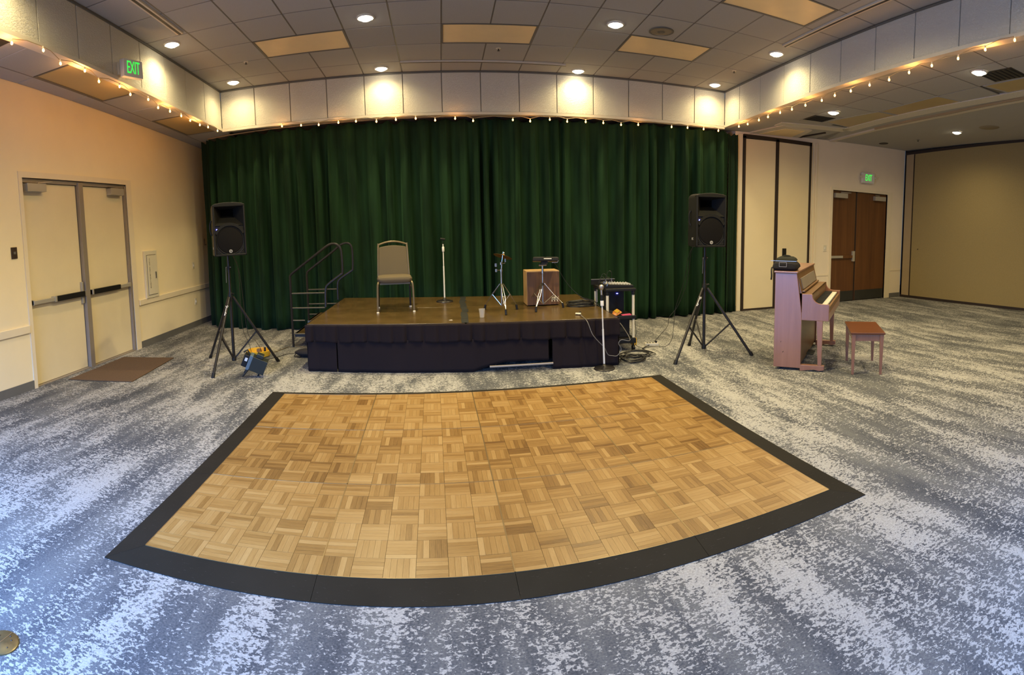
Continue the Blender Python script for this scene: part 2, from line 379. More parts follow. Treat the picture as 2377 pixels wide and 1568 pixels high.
MB().slab8([(a[0] + .09, a[1] + .1, 0), (b[0] + .09, b[1], 0), (b[0] + .2, b[1], 0), (a[0] + .2, a[1] + .1, 0)],
           [(a[0] + .09, a[1] + .1, 3.9), (b[0] + .09, b[1], 4.4), (b[0] + .2, b[1], 4.4), (a[0] + .2, a[1] + .1, 3.9)]).build('backing', 'seal', bw, world=True)
k = .232; p = brown_pt(k); MB().box(p[0] - .006, p[1] - .012, .05, p[0] + .05, p[1] + .012, 3.30).build('joint', 'seal', bw, world=True)
p = brown_pt(.42); MB().lathe([(.012, 0), (.012, .004)], (0, 0, 0), 10).build('peephole', 'seal', bw).matrix_local = Matrix.Translation((p[0] - .004, p[1], 1.14)) @ Matrix.Rotation(-PI / 2, 4, 'Y')

# ------------------------------------------------------------------ ceilings
def sloped_quad(fn, x0, x1, y0, y1, dz0, dz1):
    P = [(x0, y0), (x1, y0), (x1, y1), (x0, y1)]
    return MB().slab8([(x, y, fn(x, y) + dz0) for x, y in P], [(x, y, fn(x, y) + dz1) for x, y in P])
ceil = struct(sloped_quad(hi, XL - .1, XR0 + .1, YR, YS + .1, .03, .12).build('ceiling', 'slab'))
def plane_m(fn, x, y):             # local frame lying in the ceiling plane
    e = .1; tx = Vector((e, 0, fn(x + e, y) - fn(x, y))); ty = Vector((0, e, fn(x, y + e) - fn(x, y))); tx.normalize(); z = tx.cross(ty).normalized(); ty = z.cross(tx)
    return Matrix(((tx.x, ty.x, z.x, x), (tx.y, ty.y, z.y, y), (tx.z, ty.z, z.z, fn(x, y)), (0, 0, 0, 1)))
tile_cache = {}
def tile(fn, parent, x0, x1, y0, y1, g=.011, name='ceiling_tile'):
    k = (round(x1 - x0, 3), round(y1 - y0, 3))
    if k not in tile_cache:
        a, b = k[0] / 2 - g, k[1] / 2 - g; c = .008
        tile_cache[k] = MB()._a([(-a, -b, 0), (a, -b, 0), (a, b, 0), (-a, b, 0), (-a - g * .7, -b - g * .7, c), (a + g * .7, -b - g * .7, c), (a + g * .7, b + g * .7, c), (-a - g * .7, b + g * .7, c)],
                                [(0, 3, 2, 1), (0, 1, 5, 4), (1, 2, 6, 5), (2, 3, 7, 6), (3, 0, 4, 7), (4, 5, 6, 7)]).mesh('ceiling_tile', 'tile')
    return inst(tile_cache[k], name, parent, plane_m(fn, (x0 + x1) / 2, (y0 + y1) / 2))
rowy = [YS, YS - D1] + [YS - D1 - TY * k for k in range(1, 11)]
troffers = [(2, 2), (6, 2), (10, 2), (11, 5)]          # (first column, row) of the two-tile wide light panels
skip = {(c + i, r) for c, r in troffers for i in (0, 1)}
for r in range(len(rowy) - 1):
    for c in range(14):
        if (c, r) in skip: continue
        tile(hi, ceil, XL + c * TX, XL + (c + 1) * TX, rowy[r + 1], rowy[r])
sloped_quad(hi, XL, XR0, YR, rowy[-1], 0, .02).build('plain_panel', 'tile', ceil, world=True)
def bar(fn, parent, x0, y0, x1, y1, wdt=.014, nm='grid_bar'):
    dx, dy = x1 - x0, y1 - y0; l = math.hypot(dx, dy); nx, ny = -dy / l * wdt / 2, dx / l * wdt / 2
    P = [(x0 - nx, y0 - ny), (x1 - nx, y1 - ny), (x1 + nx, y1 + ny), (x0 + nx, y0 + ny)]
    if (x1 - x0) * 1 - (y1 - y0) < -1e9: P.reverse()
    P2 = P if (P[1][0] - P[0][0]) * (P[3][1] - P[0][1]) - (P[1][1] - P[0][1]) * (P[3][0] - P[0][0]) > 0 else P[::-1]
    MB().slab8([(x, y, fn(x, y) + .002) for x, y in P2], [(x, y, fn(x, y) + .02) for x, y in P2]).build(nm, 'bar', parent, world=True)
for c in range(1, 14):
    cuts = [r for (cc, r) in troffers if cc + 1 == c]; y_ = YS
    for r in cuts: bar(hi, ceil, XL + c * TX, y_, XL + c * TX, rowy[r]); y_ = rowy[r + 1]
    bar(hi, ceil, XL + c * TX, y_, XL + c * TX, rowy[-1])
for r in range(1, len(rowy)): bar(hi, ceil, XL, rowy[r], XR0, rowy[r], .012)

def troffer(fn, x0, x1, y0, y1, label, mat='lens', loc=None):
    cx, cy = (x0 + x1) / 2, (y0 + y1) / 2; t = thing('fluorescent_troffer', label, 'ceiling light', (cx, cy, fn(cx, cy)), 0, 'unlit panel lights')
    g = .022
    P = lambda d: [(x0 + d, y0 + d), (x1 - d, y0 + d), (x1 - d, y1 - d), (x0 + d, y1 - d)]
    MB().slab8([(x, y, fn(x, y) + .004) for x, y in P(g)], [(x, y, fn(x, y) + .02) for x, y in P(g)]).build('lens', mat, t, world=True)
    f = MB()
    for (a0, b0, a1, b1) in ((x0, y0, x1, y0 + g), (x0, y1 - g, x1, y1), (x0, y0 + g, x0 + g, y1 - g), (x1 - g, y0 + g, x1, y1 - g)):
        Q = [(a0, b0), (a1, b0), (a1, b1), (a0, b1)]; f.slab8([(x, y, fn(x, y) - .003) for x, y in Q], [(x, y, fn(x, y) + .02) for x, y in Q])
    f.build('frame', 'bar', t, world=True)
    return t
for (c, r), lb in zip(troffers, ('unlit beige ceiling panel light nearest the exit sign, left of the curtain centre', 'unlit beige ceiling panel light in the middle of the room, above the stage', 'unlit beige ceiling panel light at the right, beside the round ceiling speaker', 'unlit beige ceiling panel light cut off by the top of the picture')):
    troffer(hi, XL + c * TX, XL + (c + 2) * TX, rowy[r + 1], rowy[r], lb)

# lower ceiling strip, left
cl = struct(sloped_quad(lo, XW - .05, XL - .02, YR, 4.9, .03, .1).build('ceiling.001', 'slab'))
def lowx(): return (-4.36, XL - .02)
ly = [4.55, 3.93, 3.30, 2.14, 1.52, .86, -.46, -1.10, -1.72, -2.34]
for i in range(len(ly) - 1):
    if (ly[i], ly[i + 1]) in ((3.30, 2.14), (.86, -.46)): continue
    tile(lo, cl, -4.36, XL - .02, ly[i + 1], ly[i])
for i in range(7): tile(lo, cl, XW, -4.36, 4.55 - (i + 1) * 1.0, 4.55 - i * 1.0)
bar(lo, cl, -4.36, 4.6, -4.36, -2.34, .02)
sloped_quad(lo, XW, XL, YR, -2.34, 0, .02).build('plain_panel', 'tile', cl, world=True)
MB().slab8([(XL - .03, YS + .10, 3.36), (4.9, YS + .10, 3.29), (4.9, 4.9, 3.29), (XL - .03, 4.9, 3.36)], [(XL - .03, YS + .10, 3.40), (4.9, YS + .10, 3.33), (4.9, 4.9, 3.33), (XL - .03, 4.9, 3.40)]).build('header_panel', 'tile', cl, world=True)
troffer(lo, -4.34, XL - .05, 2.14, 3.30, 'unlit olive ceiling panel light over the left aisle, nearest the curtain', 'lensd')
troffer(lo, -4.34, XL - .05, -.46, .86, 'unlit olive ceiling panel light over the left aisle, above the cream double door', 'lensd')

# lower ceiling, right (runs slightly askew)
cr = struct(sloped_quad(ri, XR0 + .02, 11.6, YR, YB + .1, .03, .1).build('ceiling.002', 'slab'))
RM = Matrix.Rotation(0, 4, 'Z')
def rx(u, y): return u + .06 * (y + 2)        # the grid leans with the room
def rquad(u0, u1, y0, y1, dz0, dz1):
    P = [(rx(u0, y0), y0), (rx(u1, y0), y0), (rx(u1, y1), y1), (rx(u0, y1), y1)]
    return MB().slab8([(x, y, ri(x, y) + dz0) for x, y in P], [(x, y, ri(x, y) + dz1) for x, y in P])
U = [4.42, 5.08, 5.79, 6.29]
ys = [2.30, 1.75, 1.15, .50, -.17, -.90, -1.63, -2.35, -3.1]
for j in range(len(ys) - 1):
    y1, y0 = ys[j], ys[j + 1]
    for i in range(3):
        if i == 2 and j in (0, 1, 2, 3): continue
        if i == 2 and j in (5, 6): continue
        u0 = U[i]; g = .01
        P = [(max(XR0 + .01, rx(u0 + g, y0 + g)), y0 + g), (rx(U[i + 1] - g, y0 + g), y0 + g), (rx(U[i + 1] - g, y1 - g), y1 - g), (max(XR0 + .01, rx(u0 + g, y1 - g)) if i else XR0 + .01, y1 - g)]
        if i == 0: P[0] = (XR0 + .01, y0 + g)
        MB().slab8([(x, y, ri(x, y)) for x, y in P], [(x, y, ri(x, y) + .012) for x, y in P]).build('ceiling_tile', 'tile', cr, world=True)
rquad(4.60, 6.35, -3.1, 2.3, .013, .028).build('backing', 'bar', cr, world=True)
for y in ys:
    bar(ri, cr, XR0 + .02, y, rx(5.79 if y > -.2 and y < 2.2 else 6.29, y), y, .016)
for u in U[1:2]:
    bar(ri, cr, rx(u, 2.3), 2.3, rx(u, -3.1), -3.1, .016)
P4 = [(XR0 + .01, 2.3), (6.45, 2.3), (6.9, YB), (XR0 + .01, YB)]
MB().slab8([(x, y, ri(x, y)) for x, y in P4], [(x, y, ri(x, y) + .02) for x, y in P4]).build('plain_panel', 'tile', cr, world=True)
rquad(6.29, 11.9, YR, YB, 0, .02).build('plain_panel', 'tile', cr, world=True)
rquad(4.75, 6.29, YR, -3.1, 0, .02).build('plain_panel', 'tile', cr, world=True)
# second-room ceiling joints
for (xa, ya, xb, yb) in ((7.2, .1, 9.4, .9), (6.9, -1.2, 9.6, -.3), (7.3, 1.5, 9.2, 2.1)):
    bar(ri, cr, xa, ya, xb, yb, .008)
# track bands
def band(pts, wd, dz0, mat, nm):
    MBb = MB()
    for (xa, ya), (xb, yb) in zip(pts[:-1], pts[1:]):
        l = math.hypot(xb - xa, yb - ya); nx, ny = -(yb - ya) / l * wd / 2, (xb - xa) / l * wd / 2
        P = [(xa - nx, ya - ny), (xb - nx, yb - ny), (xb + nx, yb + ny), (xa + nx, ya + ny)]
        MBb.slab8([(x, y, ri(x, y) + dz0) for x, y in P], [(x, y, ri(x, y) + .01) for x, y in P])
    return MBb.build(nm, mat, cr, world=True)
band([(5.15, 2.63), (6.56, 2.47), (6.50, 1.5), (6.50, -.8), (6.30, -3.2)], .26, -.012, 'soffit', 'track_band')
band([(7.0, 3.40), (6.92, 2.0), (6.90, .4), (6.76, -1.1), (6.5, -3.2)], .10, -.03, 'strip', 'track_rail')
band([(6.83, 2.0), (6.80, .4), (6.66, -1.1), (6.4, -3.2)], .025, -.035, 'brownedge', 'track_slot')
def troffer_poly(P, label):
    cx, cy = sum(p[0] for p in P) / 4, sum(p[1] for p in P) / 4
    t = thing('fluorescent_troffer', label, 'ceiling light', (cx, cy, ri(cx, cy)), 0, 'unlit panel lights')
    I = [(x + (cx - x) * .07, y + (cy - y) * .04) for x, y in P]
    MB().slab8([(x, y, ri(x, y) - .001) for x, y in I], [(x, y, ri(x, y) + .02) for x, y in I]).build('lens', 'lensd', t, world=True)
    f = MB()
    for k in range(4):
        Q = [P[k], P[(k + 1) % 4], I[(k + 1) % 4], I[k]]; f.slab8([(x, y, ri(x, y) - .004) for x, y in Q], [(x, y, ri(x, y) + .01) for x, y in Q])
    f.build('frame', 'tile', t, world=True)
troffer_poly([(rx(5.79, 1.07), 1.07), (rx(6.29, 1.07), 1.07), (rx(6.24, 2.27), 2.27), (5.775, 2.15)], 'unlit olive ceiling panel light beside the dark square vent in the right aisle')
troffer_poly([(rx(5.79, -.17), -.17), (rx(6.29, -.25), -.25), (rx(6.29, 1.05), 1.05), (rx(5.79, 1.05), 1.05)], 'unlit olive ceiling panel light nearer the camera in the right aisle row')
troffer_poly([(rx(5.79, -2.3), -2.3), (rx(6.29, -2.3), -2.3), (rx(6.29, -1.05), -1.05), (rx(5.80, -.95), -.95)], 'unlit olive ceiling panel light at the right picture edge')
# recess panels over the folding door pocket
rc = thing('pocket_cover', 'beige ceiling cover plate over the folding door pocket', 'ceiling panel', (5.7, 3.1, 3.29))
def cpoly(P, dz0, dz1, nm, mat, parent):
    MB().slab8([(x, y, ri(x, y) + dz0) for x, y in P], [(x, y, ri(x, y) + dz1) for x, y in P]).build(nm, mat, parent, world=True)
cpoly([(5.08, 3.42), (6.20, 3.42), (6.0, 2.76), (5.28, 2.66)], -.02, .005, 'frame', 'strip', rc)
cpoly([(5.28, 3.42), (6.02, 3.42), (5.9, 2.86), (5.46, 2.84)], -.025, -.015, 'panel', 'lens', rc)
cpoly([(6.18, 3.42), (6.24, 3.42), (6.38, 2.83), (6.34, 2.83)], -.022, .005, 'dark_gap', 'seal', rc)
# vents
def vent(x0, x1, y0, y1, lb):
    v = thing('ceiling_vent', lb, 'vent', ((x0 + x1) / 2, (y0 + y1) / 2, ri(x0, y0)))
    P = [(x0, y0), (x1, y0), (x1, y1), (x0, y1)]
    MB().slab8([(x, y, ri(x, y) - .004) for x, y in P], [(x, y, ri(x, y) + .01) for x, y in P]).build('frame', 'vent', v, world=True)
    for k in range(7):
        yy = y0 + .03 + (y1 - y0 - .06) * k / 6; P = [(x0 + .03, yy - .008), (x1 - .03, yy - .008), (x1 - .03, yy + .008), (x0 + .03, yy + .008)]
        MB().slab8([(x, y, ri(x, y) - .010) for x, y in P], [(x, y, ri(x, y) - .003) for x, y in P]).build('slat', 'blackmatte', v, world=True)
vent(5.32, 5.74, 1.83, 2.17, 'dark square ceiling vent at the end of the right aisle'); vent(5.36, 5.78, -1.68, -1.20, 'dark ceiling vent at the right picture edge')
vm = MB().box(-4.2, -1.55, lo(-4, -1.4) - .006, -3.8, -1.32, lo(-4, -1.4) + .01).build('ceiling_vent', 'vent'); tag(vm, 'dark vent in the low ceiling at the top left picture edge', 'vent')

# ------------------------------------------------------------------ soffits
def soffit(name, axis, start, edges, top, bot, fixed):
    root = thing(name, '', ''); del root['label']; del root['category']; root['kind'] = 'structure'
    def P(u, z, d):          # d: depth behind face
        return (u, fixed + d, z) if axis == 'x' else (fixed + (d if start > 0 else -d), u, z)
    for a, b in zip(edges[:-1], edges[1:]):
        g = .006; a2, b2 = min(a, b) + g, max(a, b) - g
        B = [P(a2, bot(a2), 0), P(b2, bot(b2), 0), P(b2, bot(b2), .02), P(a2, bot(a2), .02)]; T = [P(a2, top(a2) - .012, 0), P(b2, top(b2) - .012, 0), P(b2, top(b2) - .012, .02), P(a2, top(a2) - .012, .02)]
        if axis != 'x' and start > 0: B.reverse(); T.reverse()
        MB().slab8(B, T).build('panel', 'soffit', root, world=True, bevel=.004)
    a, b = min(edges), max(edges)
    B = [P(a, bot(a) - .02, .012), P(b, bot(b) - .02, .012), P(b, bot(b) - .02, .10), P(a, bot(a) - .02, .10)]; T = [P(a, top(a) + .05, .012), P(b, top(b) + .05, .012), P(b, top(b) + .05, .10), P(a, top(a) + .05, .10)]
    if axis != 'x' and start > 0: B.reverse(); T.reverse()
    MB().slab8(B, T).build('backing', 'soffitback', root, world=True)
    B = [P(a, bot(a) - .045, -.012), P(b, bot(b) - .045, -.012), P(b, bot(b) - .045, .10), P(a, bot(a) - .045, .10)]; T = [P(a, bot(a) - .004, -.012), P(b, bot(b) - .004, -.012), P(b, bot(b) - .004, .10), P(a, bot(a) - .004, .10)]
    if axis != 'x' and start > 0: B.reverse(); T.reverse()
    MB().slab8(B, T).build('bottom_strip', 'strip', root, world=True)
    B = [P(a, top(a) - .028, -.016), P(b, top(b) - .028, -.016), P(b, top(b) - .028, .02), P(a, top(a) - .028, .02)]; T = [P(a, top(a) - .006, -.016), P(b, top(b) - .006, -.016), P(b, top(b) - .006, .02), P(a, top(a) - .006, .02)]
    if axis != 'x' and start > 0: B.reverse(); T.reverse()
    MB().slab8(B, T).build('wall_angle', 'bar', root, world=True)
    return root
bz = lambda x: 3.272 - .0079 * (x - XM) + .03
soffit('trim_1', 'x', 0, [XL + TX * c for c in range(15)], lambda x: hi(x, YS), bz, YS)
bl = lambda y: 3.345 + .052 * (3.2 - y)
soffit('trim_2', 'y', -1, [YS, YS - .658 + .02] + [YS - .638 - TY * k for k in range(1, 15)], lambda y: hi(XL, y), lambda y: 3.36 + .050 * (3.2 - y) - .015, XL)
soffit('trim_3', 'y', 1, [YS, YS - .484] + [YS - .484 - TY * k for k in range(1, 15)], lambda y: hi(XR0, y), lambda y: 3.295 + .053 * (3.2 - y), XR0)

# ------------------------------------------------------------------ string lights
def string_lights(label, pts, wirepts, hang, pw=1.2):
    t = thing('string_lights', label, 'string lights', pts[0])
    MB().tube(wirepts, .004, 5).build('wire', 'brownedge', t, world=True)
    bm = MB().lathe([(.003, -.022), (.010, -.016), (.0125, -.008), (.011, .002), (.006, .012)], (0, 0, 0), 8).mesh('bulb', 'bulb', True)
    sm = MB().lathe([(.007, .010), (.0085, .014), (.0085, .030), (.005, .034)], (0, 0, 0), 6).mesh('socket', 'ivory')
    for p in pts:
        b = inst(bm, 'bulb', t, Matrix.Translation(p)); inst(sm, 'socket', b, Matrix.Translation(p))
    for k in range(0, len(pts), 3):
        p = pts[k]; l = bpy.data.lights.new('bulb_light', 'POINT'); l.energy = pw; l.color = (1, .45, .12); l.shadow_soft_size = .03
        o = bpy.data.objects.new('bulb_light', l); COL.objects.link(o); attach(o, t, True); o.location = (p[0] + hang[0], p[1] + hang[1], p[2] - .03)
BL = [[-1.526, 3.459], [-1.101, 3.484], [-0.856, 3.409], [-0.46, 3.419], [-0.218, 3.356], [0.185, 3.379], [0.407, 3.332], [0.819, 3.348], [1.058, 3.29], [1.379, 3.298], [1.704, 3.292], [1.978, 3.273], [2.301, 3.261], [2.596, 3.274], [2.96, 3.273]]
BB = [[-2.651, 3.265], [-2.346, 3.247], [-2.068, 3.23], [-1.762, 3.237], [-1.492, 3.236], [-1.182, 3.212], [-0.889, 3.222], [-0.592, 3.226], [-0.303, 3.189], [-0.004, 3.206], [0.263, 3.168], [0.861, 3.178], [1.125, 3.161], [1.427, 3.191], [1.699, 3.169], [1.992, 3.174], [2.276, 3.17], [2.569, 3.156], [2.857, 3.173], [3.439, 3.178], [3.728, 3.188], [4.028, 3.19], [4.31, 3.188]]
BR = [[2.697, 3.2], [2.426, 3.199], [2.101, 3.214], [1.852, 3.227], [1.538, 3.242], [1.249, 3.246], [0.941, 3.255], [0.591, 3.267], [0.331, 3.291], [0.03, 3.3], [-0.302, 3.32], [-0.622, 3.332], [-0.928, 3.368], [-1.253, 3.394], [-1.604, 3.418], [-1.94, 3.462], [-2.281, 3.51]]
def wire(pts, off, dz):
    out = []
    for a, b in zip(pts[:-1], pts[1:]):
        out += [(a[0] + off[0], a[1] + off[1], a[2] + .035), ((a[0] + b[0]) / 2 + off[0], (a[1] + b[1]) / 2 + off[1], (a[2] + b[2]) / 2 + .035 + dz)]
    out.append((pts[-1][0] + off[0], pts[-1][1] + off[1], pts[-1][2] + .035)); return out
pl = [(XL + .03, y, z) for y, z in BL]; pb = [(x, YS - .03, z) for x, z in BB]; pr = [(XR0 - .03, y, z) for y, z in BR]
string_lights('warm string lights along the bottom of the left soffit', pl, wire(pl, (-.01, 0), .02), (-.06, 0), 5.0)
string_lights('warm string lights along the soffit above the green curtain', pb, wire(pb, (0, .008), .02), (0, -.05))
string_lights('warm string lights along the bottom of the right soffit', pr, wire(pr, (.01, 0), .02), (.06, 0), 3.5)

# ------------------------------------------------------------------ downlights
def downlight(x, y, fn, label, power, color=LAMP, spread=165, glow='lampglow'):
    z = fn(x, y); m = plane_m(fn, x, y)
    t = thing('recessed_downlight', label, 'ceiling light', (x, y, z), 0, 'lit recessed downlights')
    o = MB().lathe([(.103, .0), (.105, -.008), (.092, -.016), (.080, -.012), (.078, .0)], (0, 0, 0), 28, cap=False).build('trim_ring', 'white', t, smooth=True)
    MB().lathe([(.001, -.040), (.045, -.036), (.070, -.022), (.079, -.010)], (0, 0, 0), 24, cap=False).build('lamp', glow, t, smooth=True)
    l = bpy.data.lights.new('downlight_beam', 'SPOT'); l.energy = power; l.color = color; l.spot_size = math.radians(spread); l.spot_blend = 1.0; l.shadow_soft_size = .06
    b = bpy.data.objects.new('downlight_beam', l); COL.objects.link(b); attach(b, t, True); b.location = (x, y, z - .05)
for x, y, lb in ((-1.048, 1.238, 'lit recessed downlight left of the unlit middle panel, nearer row'), (1.846, 1.277, 'lit recessed downlight beside the right unlit panel, nearer row'),
                 (-3.405, 1.094, 'lit recessed downlight close to the dark ceiling track at the left'), (-1.059, 2.992, 'lit recessed downlight by the back soffit, second from the left corner'),
                 (1.842, 3.055, 'lit recessed downlight by the back soffit, second from the right corner'), (-3.30, 2.883, 'lit recessed downlight in the left corner where the soffits meet'),
                 (4.10, 2.95, 'lit recessed downlight in the right corner where the soffits meet'), (4.12, 1.235, 'lit recessed downlight along the right soffit near the track')):
    downlight(x, y, hi, lb, LAMP_W * (.25 if y > 2 else .32 if abs(x) > 2.5 else 1.35))
for x, y in ((-3.35, -1.75), (-1.05, -.75), (1.85, -.75), (3.1, -.9), (-1.05, -2.9), (1.85, -2.9), (-3.0, -3.6), (3.4, -2.9)):
    z = hi(x, y); l = bpy.data.lights.new('downlight_beam', 'SPOT'); l.energy = LAMP_W * ((1.25 if abs(x) < 2 else .6) if y > -1 else .25); l.color = LAMP; l.spot_size = math.radians(165); l.spot_blend = 1.0; l.shadow_soft_size = .06
    b = bpy.data.objects.new('downlight_beam', l); COL.objects.link(b); b.location = (x, y, z - .05)
for x, y, lb, pw in ((5.42, 1.514, 'lit recessed downlight beside the dark square vent', WARM_W * .55), (5.30, -1.269, 'lit recessed downlight near the right picture edge, largest on that side', WARM_W * .55),
                     (8.266, 1.226, 'small lit recessed downlight in the far right ceiling', WARM_W * .32)):
    downlight(x, y, ri, lb, pw, (1, .82, .46))
for x, y in ((8.0, -2.6), (5.4, -4.2)):
    l = bpy.data.lights.new('downlight_beam', 'SPOT'); l.energy = WARM_W * .5; l.color = (1, .82, .46); l.spot_size = math.radians(165); l.spot_blend = 1.0; l.shadow_soft_size = .06
    b = bpy.data.objects.new('downlight_beam', l); COL.objects.link(b); b.location = (x, y, ri(x, y) - .05)

# small ceiling fittings
def lying(x, y, fn, prof, name, mat, label, cat, n=24, group=None):
    o = MB().lathe(prof, (0, 0, 0), n).build(name, mat, smooth=True); o.matrix_basis = plane_m(fn, x, y); tag(o, label, cat, group); return o
sp = thing('ceiling_speaker', 'round beige ceiling speaker beside the right unlit panel', 'speaker', (2.445, 1.30, hi(2.445, 1.3)))
MB().lathe([(.155, .0), (.155, -.006), (.135, -.010), (.130, .0)], (0, 0, 0), 28, False).build('rim', 'bar', sp, smooth=True); MB().lathe([(.001, -.006), (.13, -.005)], (0, 0, 0), 28, False).build('grille', 'speakergrille', sp)
MB().lathe([(.001, -.010), (.05, -.007)], (0, 0, 0), 18, False).build('cone', 'bar', sp)
lying(8.28, .50, ri, [(.17, -.010), (.19, -.002), (.19, 0)], 'ceiling_speaker', 'speakergrille', 'round tan ceiling speaker in the far right ceiling', 'speaker')
lying(8.168, 3.06, ri, [(.09, -.012), (.10, -.002), (.10, 0)], 'ceiling_fitting', 'vent', 'small dark unlit downlight above the wooden double door', 'ceiling light')
for x, y, lb in ((-2.818, 2.147, 'fire sprinkler head near the left unlit panel'), (.565, 2.307, 'fire sprinkler head below the middle unlit panel'), (4.012, 2.189, 'fire sprinkler head near the right soffit corner')):
    t = thing('sprinkler', lb, 'sprinkler', (x, y, hi(x, y)), 0, 'ceiling sprinklers')
    MB().lathe([(.034, .0), (.034, -.005), (.015, -.009)], (0, 0, 0), 16).build('escutcheon', 'ivory', t); MB().lathe([(.008, -.009), (.008, -.03), (.018, -.032), (.018, -.035)], (0, 0, 0), 12).build('head', 'vent', t)
t = thing('sprinkler', 'fire sprinkler head in the far right ceiling', 'sprinkler', (8.413, 2.315, ri(8.413, 2.315)), 0, 'ceiling sprinklers')
MB().lathe([(.034, .0), (.034, -.005), (.015, -.009)], (0, 0, 0), 16).build('escutcheon', 'bar', t); MB().lathe([(.008, -.009), (.008, -.03), (.018, -.032), (.018, -.035)], (0, 0, 0), 12).build('head', 'vent', t)
def track(x0, y0, x1, y1, label, wd=.07, dark=False):
    t = thing('ceiling_track', label, 'track', ((x0 + x1) / 2, (y0 + y1) / 2, hi(x0, y0)))
    l = math.hypot(x1 - x0, y1 - y0); nx, ny = -(y1 - y0) / l, (x1 - x0) / l
    for nm, a, b, d0, d1, mt in (('rail', -wd / 2, wd / 2, -.022, .0, 'strip'), ('groove', -wd / 5, wd / 5, -.0245, -.021, 'vent')):
        P = [(x0 + nx * a, y0 + ny * a), (x1 + nx * a, y1 + ny * a), (x1 + nx * b, y1 + ny * b), (x0 + nx * b, y0 + ny * b)]
        if (P[1][0] - P[0][0]) * (P[3][1] - P[0][1]) - (P[1][1] - P[0][1]) * (P[3][0] - P[0][0]) < 0: P.reverse()
        MB().slab8([(x, y, hi(x, y) + d0) for x, y in P], [(x, y, hi(x, y) + d1) for x, y in P]).build(nm, mt, t, world=True)
track(-.77, 2.765, 1.60, 2.83, 'thin cream ceiling track parallel to the back soffit', .045)
track(-3.16, .84, -3.16, -1.7, 'cream ceiling track running back from the left downlight', .08); track(4.03, .92, 4.03, -2.4, 'cream ceiling track along the right soffit', .07)

# ------------------------------------------------------------------ exit signs
def exit_sign(label, M4, wdt, hgt, d, heads):
    t = thing('exit_sign', label, 'exit sign', M4.translation)
    mb = MB(); mb.T = M4; mb.box(-wdt / 2, -hgt / 2, 0, wdt / 2, hgt / 2, d); mb.build('housing', 'white', t, world=True, bevel=.008)
    mb = MB(); mb.T = M4; mb.box(-wdt / 2 - .03, -hgt / 2 + .03, -.06, -wdt / 2 + .06, hgt / 2 - .03, .0) if not heads else mb.box(-.06, -.05, -.02, .06, .05, 0); mb.build('bracket', 'ivory', t, world=True)
    text('lettering', 'EXIT', 'green', t, M4 @ Matrix.Translation((0.0, 0, d + .001)), hgt * (1.0 if not heads else .86), .0015, spacing=.95, width=.50 if not heads else .52)
    if heads:
        for s in (-1, 1):
            mb = MB(); mb.T = M4 @ Matrix.Translation((s * (wdt / 2 + .03), .02, d * .6)); mb.lathe([(.02, 0), (.034, .02), (.034, .045)], (0, 0, 0), 14); mb.tube([(-s * .05, 0, 0), (0, 0, 0)], .012, 8)
            mb.build('lamp_head', 'ivory', t, world=True, smooth=True)
exit_sign('white exit sign with green letters hung on the left soffit', frame3((-3.60, .36, 3.585), (.30, .954, 0), (0, 0, 1)), .29, .20, .07, False)
exit_sign('exit sign with two lamp heads above the wooden double door', frame3((8.07, YB - .02, 2.655), (1, 0, 0), (0, 0, 1)), .36, .225, .06, True)

# ------------------------------------------------------------------ left wall: door, trims, fittings
dr = thing('door_1', '', ''); del dr['label']; del dr['category']; dr['kind'] = 'structure'
fr = MB(); X1_ = XW + .012
fr.box(XW - .12, D0 - .06, 0, X1_, D0, DH); fr.box(XW - .12, D1y, 0, X1_, D1y + .13, DH); fr.box(XW - .12, D0 - .06, DH, X1_, D1y + .13, DH + .07)
fr.build('door_frame', 'trim', dr, world=True)
MB().box(XW - .11, D0, DH - .05, XW - .02, D1y, DH).build('frame_head', 'alu', dr, world=True)
MB().box(XW - .11, .56, 0, XW + .005, .655, DH - .02).build('mullion', 'alu', dr, world=True, bevel=.004)
MB().box(XW - .10, D1y - .035, 0, XW - .005, D1y, DH - .02).build('jamb', 'alu', dr, world=True)
MB().box(XW - .1, D0, 0, XW - .0, D1y, .012).build('threshold', 'alu', dr, world=True)
for y0, y1, hinge in ((D0 + .005, .548, D0), (.667, D1y - .04, D1y)):
    lf = MB().box(XW - .09, y0, .015, XW - .045, y1, DH - .055).build('door_leaf', 'doorpaint', dr, world=True, bevel=.003)
    first = y0 < 0
    yb0, yb1 = (y0 + .03, y1 + .0) if first else (y0 + .02, y1 - .01)
    xb = XW - .045
    pb_ = MB(); pb_.box(xb, yb0, .955, xb + .055, yb0 + .02, 1.02); pb_.box(xb, yb1 - .02, .955, xb + .055, yb1, 1.02); pb_.box(xb + .02, yb0, .965, xb + .06, yb0 + .40, 1.012) if first else pb_.box(xb + .02, yb1 - .28, .965, xb + .06, yb1, 1.012)
    pb_.box(xb, yb0 if not first else yb0 + .38, .955, xb + .066, (yb0 + .03 if not first else yb0 + .42), 1.022)
    pb_.build('panic_bar', 'closer', lf, world=True, bevel=.003)
    (MB().box(xb + .02, yb0 + .42, .955, xb + .062, yb1 - .02, 1.020) if first else MB().box(xb + .02, yb0 + .03, .955, xb + .062, yb1 - .28, 1.020)).build('push_pad', 'black', lf, world=True)
    if first: MB().box(xb, yb1 - .045, .86, xb + .03, yb1 - .008, 1.14).build('latch_case', 'closer', lf, world=True, bevel=.004)
    cy0 = y0 + .05 if first else y1 - .40
    MB().box(xb, cy0, 2.29, xb + .085, cy0 + .33, 2.385).build('door_closer', 'closer', lf, world=True, bevel=.003)
    MB().tube([(xb + .06, cy0 + .2, 2.39), (xb + .10, cy0 + .42 if first else cy0 - .10, 2.405), (xb + .02, cy0 + .30 if first else cy0 + .16, 2.41)], .010, 6).build('closer_arm', 'alu', lf, world=True)
